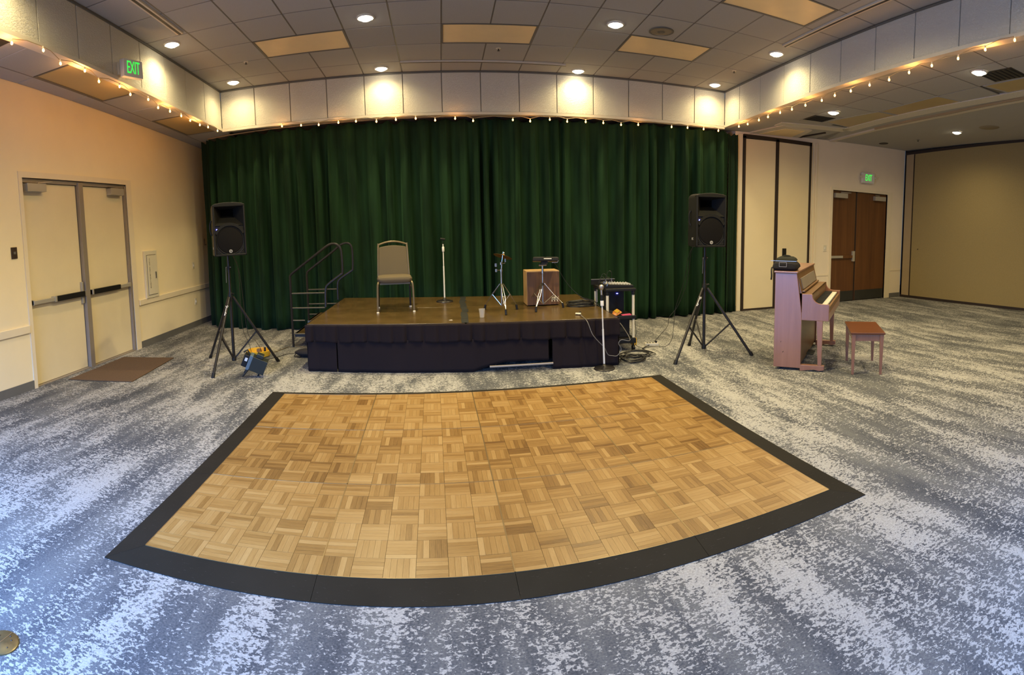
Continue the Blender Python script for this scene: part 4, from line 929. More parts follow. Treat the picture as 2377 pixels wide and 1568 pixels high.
MB().tube([(0, 0, .06), (0, 0, .50)], .0115, 10).build('lower_tube', 'chrome', cy, smooth=True); MB().tube([(0, 0, .48), (.012, 0, .62)], .009, 10).build('upper_tube', 'chrome', cy, smooth=True); MB().tube([(.012, 0, .61), (.03, 0, .73)], .005, 8).build('cymbal_rod', 'chrome', cy, smooth=True)
for z, s in ((.50, -1), (.585, 1)):
    MB().lathe([(.017, z - .015), (.017, z + .015)], (0, 0, 0), 12).build('collar', 'chrome', cy, smooth=True); MB().tube([(0, 0, z), (s * .05, 0, z + .005)], .005, 6).build('wing_screw', 'chrome', cy); 
MB().box(-.075, -.006, .48, -.05, .006, .52).build('wing_nut', 'chrome', cy, bevel=.003); MB().box(-.078, -.006, .545, -.052, .006, .59).build('wing_nut', 'chrome', cy, bevel=.003); MB().box(.045, -.006, .60, .062, .006, .645).build('wing_nut', 'chrome', cy, bevel=.003)
tripod_feet(cy, ((-.20, .12), (.01, -.33), (.19, .03)), .335, .20, .06)
cm = thing('cymbal', 'small bronze splash cymbal tilted on the chrome stand', 'cymbal', (.480, 1.55, ZS + .675)); cm.rotation_euler = (math.radians(-12), math.radians(18), 0)
MB().lathe([(.001, .030), (.018, .026), (.026, .012), (.06, .006), (.118, -.006), (.118, -.008), (.06, .004), (.024, .008), (.014, .020), (.001, .024)], (0, 0, 0), 36).build('plate', 'cymbal', cm, smooth=True); MB().lathe([(.010, .028), (.012, .04), (.006, .05), (.001, .055)], (0, 0, 0), 12).build('felt_and_nut', 'steel', cm, smooth=True)
ps = thing('pad_stand', 'chrome tripod stand carrying the black drum pad in front of the box drum', 'stand', (.985, 1.62, ZS))
MB().tube([(0, 0, .05), (0, 0, .44)], .0115, 10).build('lower_tube', 'chrome', ps, smooth=True); MB().tube([(0, 0, .42), (0, 0, .54)], .0135, 10).build('upper_tube', 'chrome', ps, smooth=True); MB().lathe([(.016, .435), (.018, .45), (.016, .465)], (0, 0, 0), 12).build('collar', 'chrome', ps, smooth=True)
MB().tube([(-.045, 0, .545), (.05, 0, .55)], .016, 8).build('tilter', 'steel', ps, smooth=True); MB().tube([(.03, 0, .55), (.06, -.01, .60)], .007, 6).build('clamp_screw', 'chrome', ps); MB().box(.052, -.02, .585, .08, .0, .605).build('clamp_knob', 'white', ps, bevel=.003)
MB().lathe([(.018, .29), (.018, .32)], (0, 0, 0), 12).build('leg_collar', 'blackmetal', ps)
tripod_feet(ps, ((-.15, .24), (-.14, -.29), (.245, -.06)), .315, .17, .05)
pd = thing('drum_pad', 'black electronic drum pad on the chrome stand above the box drum', 'drum pad', (1.02, 1.63, ZS + .60)); pd.rotation_euler = (math.radians(-7), math.radians(1), math.radians(-8))
MB().box(-.155, -.12, -.012, .165, .12, .035).build('body', 'black', pd, bevel=.008); 
for k in range(4): MB().box(-.145 + (k % 2) * .155, -.105 + (k // 2) * .11, .035, -.005 + (k % 2) * .155, -.005 + (k // 2) * .11, .042).build('pad', 'blackmatte', pd, bevel=.004)
MB().box(-.02, -.1215, .012, .075, -.118, .022).build('name_strip', 'white', pd); MB().tube([(.08, -.10, -.03), (.15, -.11, -.028), (.16, -.12, -.005)], .004, 6).build('wire_loop', 'steel', pd); MB().box(-.05, -.09, -.045, .03, .0, -.012).build('mount', 'black', pd)
# box drum
cj = thing('box_drum', 'wooden box drum with dark striped front and pale sides on the stage', 'drum', (1.025, 1.95, ZS), 0.0)
W2, D2, H2 = .215, .15, .455
MB().box(-W2, -D2 + .004, .012, W2, D2, H2).build('box_body', 'birch', cj, bevel=.004); MB().box(-W2 + .004, -D2 - .004, .014, W2 - .002, -D2 + .004, H2 - .012).build('front_plate', 'cajonf', cj, bevel=.002)
for x, y in ((-.18, -.11), (.18, -.11), (-.18, .11), (.18, .11)): MB().lathe([(.014, 0), (.016, .012)], (x, y, 0), 10).build('rubber_foot', 'black', cj)
lg = MB(); lg.T = Matrix.Translation((.145, -D2 - .0045, .085)) @ Matrix.Rotation(PI / 2, 4, 'X')
def ring(mb, cx, cy, r0, r1, n=18, d=.0012):
    vs = []
    for z in (0, d):
        for r in (r0, r1): vs += [(cx + r * math.cos(2 * PI * k / n), cy + r * math.sin(2 * PI * k / n), z) for k in range(n)]
    fs = []
    for k in range(n):
        j = (k + 1) % n; fs += [(2 * n + k, 3 * n + k, 3 * n + j, 2 * n + j), (n + k, n + j, 3 * n + j, 3 * n + k), (k, 2 * n + k, 2 * n + j, j)]
    mb._a(vs, fs)
ring(lg, -.016, .008, .009, .021); ring(lg, .022, .008, .009, .021)
for x in (-.032, .003, .038): lg.box(x - .006, -.034, 0, x + .006, .008, .0012)
lg.box(-.032, -.012, 0, .038, -.006, .0012); lg.box(-.026, .022, 0, .032, .029, .0012); lg.box(.050, .004, 0, .054, .036, .0012); lg.box(.046, -.034, 0, .056, -.031, .0012)
lg.build('logo', 'ivory', cj, label='cream round-eyed emblem in the lower corner')
cp = thing('plastic_cup', 'clear plastic cup standing near the front edge of the stage', 'cup', (.173, 1.10, ZS)); MB().lathe([(.001, .002), (.026, .002), (.036, .10), (.037, .10), (.0385, .102), (.0365, .104), (.035, .1), (.025, .006), (.001, .005)], (0, 0, 0), 20, False).build('cup_wall', 'cup', cp, smooth=True)
ms = thing('drumstick_scrap', 'tiny pale paper scrap on the stage deck', 'paper', (-.19, 1.0, ZS)); MB().prism([(-.02, 0), (.01, .015), (.022, -.005), (.0, -.012)], .0005, .004).build('paper', 'ivory', ms)
# coiled cable on the stage
def coil(name, label, cx, cy, z, r, n, seed, mat='cable', tr=.0055, sp=.35, stack=.012, tail=None, sq=.8, cat='cable', mess=.03):
    q = random.Random(seed); pts = []
    for k in range(n):
        rr = r * (1 - sp * q.random()); ox, oy = q.uniform(-mess, mess), q.uniform(-mess, mess) * .7; ph = q.random() * 6
        for j in range(14):
            a = 2 * PI * j / 14 + ph * 0; wv = 1 + .10 * math.sin(3 * a + ph)
            pts.append((cx + ox + rr * wv * math.cos(a), cy + oy + sq * rr * wv * math.sin(a), z + tr + stack * k * .5 + .004 * math.sin(a * 2 + ph)))
    if tail: pts += tail
    o = MB().tube(smooth_path(pts, 2), tr, 5).build(name, mat, smooth=True); tag(o, label, cat); return o
coil('coiled_cable', 'coil of black cable on the stage next to the box drum', 1.49, 1.66, ZS + .002, .185, 9, 3, tr=.006, tail=[(1.52, 1.80, ZS + .09), (1.66, 1.62, ZS + .06), (1.72, 1.50, ZS - .03), (1.80, 1.45, .50)])
o = MB().tube(smooth_path([(1.14, 1.66, 1.13), (1.20, 1.75, 1.06), (1.32, 1.78, .86), (1.46, 1.74, .70), (1.62, 1.66, .60), (1.75, 1.50, .565), (1.80, 1.42, .52)], 5), .003, 5).build('pad_cable', 'cable', smooth=True); tag(o, 'thin cable running from the drum pad down to the equipment rack', 'cable')

# ------------------------------------------------------------------ equipment rack
rk = thing('equipment_rack', 'black rolling equipment rack with pale posts beside the stage', 'rack', (1.9, 1.55, 0))
RP = [(1.745, 1.33), (2.077, 1.30), (1.735, 1.82), (2.065, 1.80)]
for k, (x, y) in enumerate(RP):
    pz_ = [(.20, .43), (.475, .72)] if k != 99 else []
    for a, b in pz_: MB().tube([(x, y, a - .03), (x, y, b)], .0175, 12).build('post', 'ivory', rk, world=True, smooth=True)
    MB().lathe([(.021, 0), (.024, .055)], (x, y, .715), 12).build('corner_sleeve', 'black', rk, world=True, smooth=True)
    cs = MB(); cs.tube([(x - .014, y, .036), (x + .014, y, .036)], .035, 14); cs.tube([(x, y, .05), (x, y, .15)], .012, 8); cs.build('caster', 'black', rk, world=True, smooth=True)
def shelf(z0, z1, o=.03): return MB().prism([(RP[0][0] - o, RP[0][1] - o), (RP[1][0] + o, RP[1][1] - o), (RP[3][0] + o, RP[3][1] + o), (RP[2][0] - o, RP[2][1] + o)], z0, z1)
shelf(.765, .80).build('top_shelf', 'black', rk, world=True, bevel=.006); shelf(.41, .455).build('middle_shelf', 'black', rk, world=True, bevel=.006); shelf(.10, .165).build('bottom_shelf', 'black', rk, world=True, bevel=.006)
am = thing('amplifier_case', 'black amplifier case with a blue light hung under the top shelf of the rack', 'amplifier', (1.9, 1.6, .455)); MB().box(1.80, 1.52, .456, 2.03, 1.77, .762).build('case', 'blackmatte', am, world=True, bevel=.004); MB().box(1.925, 1.512, .705, 1.945, 1.52, .712).build('indicator', 'led', am, world=True)
lx = thing('equipment_box', 'black box on the bottom shelf of the rack', 'box', (1.95, 1.5, .165)); MB().box(1.80, 1.36, .166, 2.05, 1.72, .408).build('case', 'black', lx, world=True, bevel=.006); MB().box(1.84, 1.352, .24, 1.99, 1.36, .34).build('grille', 'blackmatte', lx, world=True)
MZ = .55
mx = thing('audio_mixer', 'sloping audio mixer with rows of knobs and plugs on top of the rack', 'mixer', (1.90, 1.48, .80)); mx.rotation_euler = (0, 0, math.radians(-2))
mb = MB(); mb._a([(-.19, -.14, 0), (.20, -.14, 0), (.20, .14, 0), (-.19, .14, 0), (-.19, -.14, .05), (.20, -.14, .03), (.20, .14, .035), (-.19, .14, .055)], [(0, 3, 2, 1), (4, 5, 6, 7), (0, 1, 5, 4), (1, 2, 6, 5), (2, 3, 7, 6), (3, 0, 4, 7)]); mb.build('housing', 'black', mx, bevel=.004)
mb = MB(); mb._a([(-.16, -.12, .0480), (.19, -.12, .0300), (.19, .12, .0350), (-.16, .12, .0530), (-.16, -.12, .0515), (.19, -.12, .0335), (.19, .12, .0385), (-.16, .12, .0565)], [(0, 3, 2, 1), (4, 5, 6, 7), (0, 1, 5, 4), (1, 2, 6, 5), (2, 3, 7, 6), (3, 0, 4, 7)]); mb.build('face_plate', 'mixer', mx)
kb = MB().lathe([(.007, 0), (.006, .014)], (0, 0, 0), 8).mesh('knob', 'white')
for i in range(9):
    for j in range(4):
        y = -.09 + j * .06; o = inst(kb, 'knob', mx, Matrix.Translation((mx.location.x - .13 + i * .037, mx.location.y + y, .80 + .0515 - i * .0020)))
for k, (x, y, h) in enumerate(((-.17, -.05, .10), (-.13, .02, .13), (-.09, -.02, .09), (-.05, .03, .16), (-.15, -.14, .06))):
    g = MB().tube([(x, y, .03), (x + .01, y, .03 + h * .5)], .008, 8).build('plug', 'chrome', mx, smooth=True); MB().tube(smooth_path([(x + .01, y, .03 + h * .5), (x + .005, y, .03 + h), (x - .04, y + .02, .02 + h), (x - .09, y + .03, -.05)], 4), .003, 5).build('lead', 'cable', g, smooth=True)
la = thing('tablet_stand', 'flat black panel standing at the back of the rack top', 'panel', (1.83, 1.79, .80)); MB().box(1.665, 1.782, .801, 1.99, 1.794, .875).build('panel', 'black', la, world=True, bevel=.002); MB().box(1.665, 1.779, .868, 1.99, 1.797, .876).build('edge', 'steel', la, world=True)
sb = thing('snack_bag', 'orange and yellow snack packet lying on the middle rack shelf', 'packet', (1.86, 1.36, .457)); sb.rotation_euler = (math.radians(25), math.radians(-22), math.radians(20))
rows = []
for i in range(7):
    a = i / 6; row = []
    for j in range(13):
        b = 2 * PI * j / 12; th = .022 * math.sin(PI * a) ** .6 + .001; row.append((-.075 + .15 * a, .045 * math.cos(b), .03 + th * math.sin(b)))
    rows.append(row)
MB().grid(rows).build('wrapper', 'redpk', sb, smooth=True); MB().box(.0, -.03, .051, .05, .03, .054).build('label', 'yellow', sb)
pk = thing('paper_sheet', 'pink paper sheet on the middle rack shelf', 'paper', (1.98, 1.36, .457)); MB().slab8([(1.93, 1.29, .457), (2.05, 1.29, .457), (2.05, 1.36, .457), (1.93, 1.36, .457)], [(1.93, 1.29, .460), (2.05, 1.29, .466), (2.05, 1.36, .468), (1.93, 1.36, .461)]).build('sheet', 'pink', pk, world=True)
bg_ = thing('cable_pouch', 'black soft pouch beside the snack packet on the rack shelf', 'bag', (1.80, 1.40, .457)); MB().lathe([(.06, .0), (.075, .015), (.06, .04), (.02, .055), (.001, .058)], (1.80, 1.40, .457), 14).build('body', 'bag', bg_, world=True, smooth=True)
hh = thing('headphones', 'grey clip and hanging leads on the left side of the rack', 'clip', (1.70, 1.6, .7)); MB().box(1.675, 1.57, .60, 1.69, 1.60, .76).build('clip_body', 'steel', hh, world=True, bevel=.003); MB().tube([(1.68, 1.58, .62), (1.67, 1.56, .55), (1.69, 1.54, .50)], .004, 5).build('lead', 'cable', hh, world=True)
coil('cable_pile', 'tangled pile of black cable on the carpet by the stage corner', 1.86, .86, .001, .19, 10, 11, tr=.0055, sp=.6, stack=.007, sq=1.0, mess=.07)
coil('cable_loop', 'loose black cable loops on the carpet under the rack', 2.04, 1.10, .001, .19, 5, 12, tr=.005, sp=.45, stack=.006, sq=.9, mess=.06, tail=[(2.2, 1.3, .01), (2.34, 1.42, .02)])
o = MB().tube(smooth_path([(2.12, 1.40, .42), (2.16, 1.42, .22), (2.14, 1.40, .06), (2.22, 1.36, .008), (2.32, 1.44, .008), (2.44, 1.50, .03)], 5), .004, 5).build('black_cable', 'cable', smooth=True); tag(o, 'black cord running from the back of the rack to the power strip', 'cord')
ye = thing('yellow_case', 'yellow plastic tray under the bottom shelf of the rack', 'tray', (1.98, 1.75, 0)); MB().prism([(1.86, 1.52), (2.02, 1.50), (2.04, 1.62), (1.88, 1.64)], .055, .095).build('tray', 'yellow', ye, world=True, bevel=.008); MB().prism([(2.16, 1.56), (2.22, 1.55), (2.23, 1.66), (2.17, 1.67)], .0, .10).build('clip', 'yellow', ye, world=True, bevel=.01)
ps2 = thing('power_strip', 'white power strip on the carpet between rack and speaker stand', 'power strip', (2.40, 1.48, 0), math.radians(-14)); MB().box(-.09, -.028, 0, .09, .028, .036).build('case', 'ivory', ps2, bevel=.004)
for k in (-.055, -.02, .02): MB().box(k - .012, -.016, .036, k + .012, .016, .038).build('socket', 'black', ps2)
MB().box(.045, -.020, .036, .072, .020, .060).build('plug', 'black', ps2, bevel=.003)

# ------------------------------------------------------------------ loudspeakers and tripods
def speaker_stand(label, loc, feet, ztop, hub, collar):
    t = thing('speaker_stand', label, 'speaker stand', loc)
    MB().tube([(0, 0, hub), (0, 0, collar + .08)], .0190, 12).build('lower_pole', 'blackmetal', t, smooth=True); MB().tube([(0, 0, collar), (0, 0, ztop)], .0155, 12).build('upper_pole', 'blackmetal', t, smooth=True)
    MB().lathe([(.026, collar - .05), (.030, collar - .03), (.030, collar + .02), (.022, collar + .05)], (0, 0, 0), 14).build('collar', 'black', t, smooth=True); MB().tube([(0, 0, collar + .03), (.055, -.02, collar + .035)], .009, 8).build('knob', 'black', t, smooth=True)
    MB().lathe([(.026, 0), (.028, .045)], (0, 0, collar + .33), 12).build('lock_collar', 'black', t, smooth=True); MB().tube([(-.03, -.012, collar + .36), (.035, -.012, collar + .36)], .006, 6).build('lock_pin', 'steel', t, smooth=True); MB().tube([(-.03, -.012, collar + .36), (-.035, -.012, collar + .17)], .003, 5).build('pin_cord', 'steel', t)
    MB().lathe([(.028, hub - .015), (.030, hub + .01), (.022, hub + .04)], (0, 0, 0), 14).build('hub', 'black', t, smooth=True)
    for k, (fx, fy) in enumerate(feet):
        fx -= loc[0]; fy -= loc[1]; l = math.hypot(fx, fy); d = (fx / l * .035, fy / l * .035)
        g = MB().tube([(d[0], d[1], collar - .01), (fx, fy, .012)], .0165, 10).build('leg', 'blackmetal', t, smooth=True)
        MB().tube([(fx * .97, fy * .97, .045), (fx * 1.015, fy * 1.015, .0)], .022, 10).build('rubber_foot', 'black', g, smooth=True)
        m = .52; MB().tube([(d[0] * (1 - m) + fx * m, d[1] * (1 - m) + fy * m, collar * (1 - m)), (0, 0, hub)], .0105, 8).build('brace', 'blackmetal', g, smooth=True)
        if k == 1:      # white script-like mark down the front leg
            mk = MB(); a = Vector((d[0], d[1], collar - .01)); b = Vector((fx, fy, .012)); ax = (b - a).normalized(); sd = ax.cross(Vector((0, -1, .1))).normalized() * -1; fw = sd.cross(ax).normalized()
            if fw.y > 0: fw = -fw
            P = lambda u, v: tuple(a + ax * (.115 + u) + sd * v + fw * .0185)
            for seq in (((.0, .012), (.012, -.002), (.03, .012), (.012, .018), (.0, .012)), ((.005, -.015), (.018, -.002), (.10, -.004), (.125, -.006)), ((.085, -.004), (.105, .014)), ((.105, -.002), (.120, .004), (.13, -.010))):
                mk.tube([P(u, v) for u, v in seq], .0036, 5)
            mk.build('logo', 'white', g, label='small white script-like mark')
    return t
def loudspeaker(label, loc, rz):
    t = thing('loudspeaker', label, 'speaker', loc, rz)           # local: front faces -y, base at z = 0
    Wd, H, D = .193, .63, .36
    prof = [(-Wd, -.17), (-Wd, .02), (-Wd * .74, .19), (Wd * .74, .19), (Wd, .02), (Wd, -.17)]
    def ring_(z, s, fx): return [(x * s * fx, y, z) for x, y in prof]
    lv = [(0, .96, 1), (.015, 1, 1), (.30, 1, 1.0), (.57, 1, .985), (.605, .97, .97), (.625, .86, .97)]
    mb = MB(); vs = []
    for z, s, fx in lv: vs += [(x * s * fx, y * (1 if y < 0 else s), z) for x, y in prof]
    n = 6; fs = [(i * n + k, i * n + (k + 1) % n, (i + 1) * n + (k + 1) % n, (i + 1) * n + k) for i in range(len(lv) - 1) for k in range(n) if k != 5]
    fs += [tuple(range(n))[::-1], tuple((len(lv) - 1) * n + k for k in range(n))]
    mb._a(vs, [f[::-1] if False else f for f in fs])
    # front face: rim around a sunken baffle
    o = mb.build('cabinet', 'black', t, bevel=.012)
    rim = MB(); yf = -.17; w0, w1 = Wd, Wd - .022
    for x0, z0, x1, z1 in ((-w0, .0, w0, .022), (-w0, .0, -w1, .61), (w1, .0, w0, .61)): rim.box(x0, yf - .018, z0, x1, yf + .03, z1)
    top = [(-w0, .585), (w0, .585)] + [(w0 * .97 * math.cos(a), .60 + .035 * math.sin(a)) for a in [PI * k / 12 for k in range(13)]]
    rim.prism([(-w0, .585), (w0, .585), (w0, .604), (w0 * .8, .622), (w0 * .4, .632), (0, .635), (-w0 * .4, .632), (-w0 * .8, .622), (-w0, .604)], yf - .018, yf + .05, 'y')
    rim.build('front_rim', 'black', t, bevel=.006)
    MB().box(-w1, yf + .004, .02, w1, yf + .012, .36).build('baffle', 'blackmatte', t)
    # waveguide horn: a rectangular funnel above the woofer
    hn = MB(); outer = [(-w1, .36), (w1, .36), (w1, .585), (-w1, .585)]; inn = [(-.075, .475), (.075, .475), (.075, .555), (-.075, .555)]
    vs = [(x, yf - .008, z) for x, z in outer] + [(x, yf + .15, z) for x, z in inn]; hn._a(vs, [(0, 1, 5, 4), (1, 2, 6, 5), (2, 3, 7, 6), (3, 0, 4, 7)]); hn.build('horn', 'black', t); MB()._a([(x, yf + .149, z) for x, z in inn], [(0, 1, 2, 3)]).build('horn_throat', 'recessshade', t)  # throat coloured near black to give the shade deep inside the horn
    # arched brow over the woofer
    br_ = MB(); R0, R1, cz = .163, .195, .195
    for k in range(18):
        a0, a1 = math.radians(22 + 136 * k / 18), math.radians(22 + 136 * (k + 1) / 18); q = []
        for a, r in ((a0, R0), (a1, R0), (a1, R1), (a0, R1)): q.append((max(-w1, min(w1, r * math.cos(a))), cz + r * math.sin(a)))
        br_._a([(x, yf - .016, z) for x, z in q] + [(x, yf + .01, z) for x, z in q], [(0, 1, 2, 3), (0, 4, 5, 1), (2, 6, 7, 3), (1, 5, 6, 2), (3, 7, 4, 0)])
    br_.build('brow', 'black', t, smooth=False)
    g = MB(); g.T = Matrix.Translation((0, yf + .004, .182)) @ Matrix.Rotation(PI / 2, 4, 'X'); g.lathe([(.158, 0), (.158, .006), (.150, .014), (.10, .020), (.001, .023)], (0, 0, 0), 40); wo = g.build('woofer_grille', 'grille', t, smooth=True)
    g = MB(); g.T = Matrix.Translation((0, yf + .004, .182)) @ Matrix.Rotation(PI / 2, 4, 'X'); g.lathe([(.158, .0), (.165, .006), (.163, .012), (.157, .010)], (0, 0, 0), 40, False); g.build('woofer_ring', 'black', t, smooth=True)
    lgm = MB(); lgm.T = Matrix.Translation((.0, yf - .016, .055)) @ Matrix.Rotation(PI / 2, 4, 'X'); ring(lgm, 0, 0, .0145, .019, 20); lgm.tube([(-.004, .008, .001), (.005, .009, .001), (.007, .003, .001), (.0, .0, .001), (-.001, -.009, .001)], .0017, 5); lgm.tube([(-.006, .003, .001), (-.007, -.006, .001)], .0017, 5)
    lgm.build('badge', 'white', t, label='round white badge')
    MB().lathe([(.0085, 0), (.0085, .003)], (0, 0, 0), 10).build('power_light', 'led', t).matrix_local = Matrix.Translation((-.150, yf - .003, .315)) @ Matrix.Rotation(PI / 2, 4, 'X')
    for s in (-1, 1):
        for k in range(3): MB().slab8([(s * .10 + s * k * .022, yf - .002, .028), (s * .105 + s * k * .022 + s * .01, yf - .002, .028), (s * .168, yf - .002, .085 - k * .02), (s * .168, yf - .002, .092 - k * .02)][::s], [(s * .10 + s * k * .022, yf - .010, .028), (s * .105 + s * k * .022 + s * .01, yf - .010, .028), (s * .168, yf - .010, .085 - k * .02), (s * .168, yf - .010, .092 - k * .02)][::s]).build('port_fin', 'blackmatte', t)
        MB().tube(smooth_path([(s * .196, -.02, .43), (s * .212, -.01, .38), (s * .212, -.01, .30), (s * .196, -.02, .25)], 4), .009, 8).build('handle', 'black', t, smooth=True)
    text('lettering', 'EC', 'white', t, WM[t.name] @ frame3((-.1945, -.075, .095), (0, -1, 0), (0, 0, 1)), .038, .0006)
    return t
speaker_stand('black tripod speaker stand at the left, in front of the curtain', (-2.815, 1.07, 0), [(-3.297, 1.427), (-2.862, .521), (-2.338, 1.349)], 1.42, .085, .87)
loudspeaker('black loudspeaker on the left tripod stand, by the cream wall', (-2.80, 1.07, 1.375), math.radians(30))
speaker_stand('black tripod speaker stand at the right, between rack and piano', (2.79, .74, 0), [(2.853, 1.272), (2.294, .487), (3.302, .454)], 1.38, .095, .84)
loudspeaker('black loudspeaker on the right tripod stand, its left side showing', (2.80, .76, 1.335), math.radians(-3))
o = MB().tube(smooth_path([(2.80, .98, 1.38), (2.76, 1.05, 1.25), (2.80, 1.25, .85), (2.72, 1.36, .52), (2.62, 1.40, .38), (2.60, 1.42, .25), (2.50, 1.46, .12), (2.44, 1.48, .05)], 6), .0035, 5).build('speaker_cable', 'cable', smooth=True); tag(o, 'thin black cable hanging from the right loudspeaker to the power strip', 'cable')
o = MB().tube(smooth_path([(2.79, .98, 1.38), (2.74, 1.08, 1.2), (2.77, 1.28, .85), (2.70, 1.38, .50), (2.64, 1.30, .30), (2.60, 1.28, .10), (2.52, 1.32, .008), (2.38, 1.40, .006), (2.25, 1.34, .006), (2.12, 1.2, .008)], 6), .0035, 5).build('speaker_cable', 'cable', smooth=True); tag(o, 'thin black cable from the right loudspeaker running along the carpet to the rack', 'cable')
o = MB().tube(smooth_path([(-2.84, 1.25, 1.40), (-2.86, 1.50, 1.2), (-2.86, 1.52, .7), (-2.84, 1.5, .38), (-2.76, 1.48, .20), (-2.72, 1.47, .06), (-2.62, 1.42, .006), (-2.50, 1.45, .005), (-2.42, 1.57, .005), (-2.33, 1.74, .005), (-2.20, 1.80, .005)], 6), .0035, 5).build('speaker_cable', 'cable', smooth=True); tag(o, 'thin black cable from the left loudspeaker running over the carpet to the stage', 'cable')
o = MB().tube(smooth_path([(-2.83, 1.25, 1.38), (-2.84, 1.50, 1.1), (-2.80, 1.55, .35), (-2.70, 1.55, .23), (-2.64, 1.56, .13), (-2.63, 1.60, .06)], 6), .0035, 5).build('black_cable', 'cable', smooth=True); tag(o, 'thin cord hanging from the left loudspeaker into the yellow reel', 'cord')
o = MB().tube(smooth_path([(-2.55, 1.70, .05), (-2.52, 1.87, .006), (-2.47, 2.05, .006), (-2.41, 2.19, .006), (-2.25, 2.18, .006), (-2.0, 2.1, .006)], 6), .004, 5).build('extension_cord', 'goldbar', smooth=True); tag(o, 'tan extension cord running from the yellow reel towards the steps', 'cord')
yr = thing('cord_reel', 'yellow plastic cord tray behind the left speaker stand', 'tray', (-2.68, 1.62, 0)); MB().lathe([(.10, .001), (.145, .012), (.165, .085), (.155, .088), (.135, .02), (.10, .012)], (0, 0, 0), 26, False).build('tray', 'yellow', yr, smooth=True)
MB().lathe([(.001, .012), (.135, .012)], (0, 0, 0), 24, False).build('inner_floor', 'redpk', yr); MB().box(-.02, -.03, .012, .03, .02, .10).build('socket_block', 'goldbar', yr, bevel=.004); MB().box(.07, .0, .06, .095, .02, .12).build('switch', 'black', yr, bevel=.004)
# stage light on the floor
pl_ = thing('stage_light', 'small dark stage light with a blue-grey band tipped on the carpet', 'stage light', (-2.42, .62, 0)); pl_.rotation_euler = (math.radians(6), math.radians(24), math.radians(14))
pl_.location.z = .05
MB().box(-.05, -.06, .035, .125, .06, .20).build('housing', 'darkgreen', pl_, bevel=.004); MB().box(-.088, -.062, .03, -.05, .062, .205).build('band', 'bluemetal', pl_, bevel=.003)
MB().box(-.15, -.05, .045, -.088, .05, .19).build('rear_housing', 'black', pl_, bevel=.006); MB().box(-.02, -.04, .20, .06, .04, .245).build('top_block', 'darkgreen', pl_, bevel=.006); MB().box(-.13, -.054, .12, -.10, -.048, .16).build('label_plate', 'white', pl_)
MB().tube([(-.09, -.02, .20), (-.14, -.02, .24), (-.17, -.02, .20)], .010, 8).build('bracket', 'darkgreen', pl_, smooth=True)
for y in (-.05, .05): MB().tube([(-.05, y, .045), (-.085, y * 1.3 - .02, -.055)], .010, 8).build('leg', 'black', pl_, smooth=True)
MB().tube([(.08, .03, .035), (.075, .03, -.075)], .010, 8).build('leg', 'black', pl_, smooth=True)

# ------------------------------------------------------------------ piano
pa = thing('upright_piano', 'worn reddish brown upright piano seen from its left end', 'piano', (3.185, -.187, 0), -.8134)   # local x: towards the keys, y: along the length
LN, SX = 1.386, 1.035
side_body = [(0, .03), (.296, .03), (.296, .60), (.285, .72), (.235, 1.085), (0, 1.085)]
side_body = [(x * SX, z) for x, z in side_body]
def end(y0, y1, nm='side_panel'):
    g = MB(); g.prism(side_body, y0, y1, 'y'); return g.build(nm, 'piano', pa, bevel=.004)
end(0, .025); end(LN - .025, LN)
MB().box(0, .02, .05, .012, LN - .02, 1.08).build('back_panel', 'pianod', pa)
MB().box(-.012, -.010, 1.085, .245 * SX, LN + .01, 1.106).build('lid', 'piano', pa, bevel=.005)
# music desk: sloping upper panel between the sides
g = MB(); g._a([(.236 * SX, .025, 1.08), (.236 * SX, LN - .025, 1.08), (.288 * SX, LN - .025, .865), (.288 * SX, .025, .865), (.215 * SX, .025, 1.08), (.215 * SX, LN - .025, 1.08), (.262 * SX, LN - .025, .865), (.262 * SX, .025, .865)], [(0, 1, 2, 3), (7, 6, 5, 4), (0, 3, 7, 4), (2, 1, 5, 6), (1, 0, 4, 5), (3, 2, 6, 7)]); g.build('upper_panel', 'pianod', pa)
g = MB(); g._a([(.258 * SX, .14, 1.02), (.258 * SX, LN - .14, 1.02), (.290 * SX, LN - .14, .90), (.290 * SX, .14, .90), (.25 * SX, .14, 1.02), (.25 * SX, LN - .14, 1.02), (.28 * SX, LN - .14, .90), (.28 * SX, .14, .90)], [(0, 1, 2, 3), (7, 6, 5, 4), (0, 3, 7, 4), (2, 1, 5, 6), (1, 0, 4, 5), (3, 2, 6, 7)]); g.build('inset_panel', 'alu', pa, label='greyish inset music desk panel')
MB().box(.285 * SX, .06, .875, .315 * SX, LN - .06, .890).build('music_ledge', 'pianod', pa, bevel=.003)
curve = [(.405 + .0, .862), (.408, .83), (.418, .805), (.44, .78), (.47, .763), (.51, .756)]
arm = [(.294, .570), (.588, .570), (.588, .756)] + [(x, z) for x, z in reversed(curve)] + [(.294, .862)]
arm = [(x * SX, z) for x, z in arm]
for y0, y1 in ((0, .035), (LN - .035, LN)): g = MB(); g.prism(arm, y0, y1, 'y'); g.build('key_arm', 'piano', pa, bevel=.004)
MB().box(.288 * SX, .03, .845, .405 * SX, LN - .03, .862).build('fallboard_top', 'pianod', pa, bevel=.003); MB().box(.392 * SX, .03, .74, .405 * SX, LN - .03, .862).build('fallboard', 'pianod', pa, bevel=.003)
MB().box(.28 * SX, .005, .570, .588 * SX, LN - .005, .655).build('keybed', 'piano', pa, bevel=.004); MB().box(.555 * SX, .035, .655, .583 * SX, LN - .035, .715).build('key_slip', 'pianod', pa, bevel=.003)
kw = (LN - .16) / 52
kmesh = MB().box(0, .0006, 0, .145 * SX, kw - .0006, .018).mesh('white_key', 'key'); bmesh_ = MB().box(0, 0, 0, .09 * SX, kw * .55, .012).mesh('black_key', 'blackmatte')
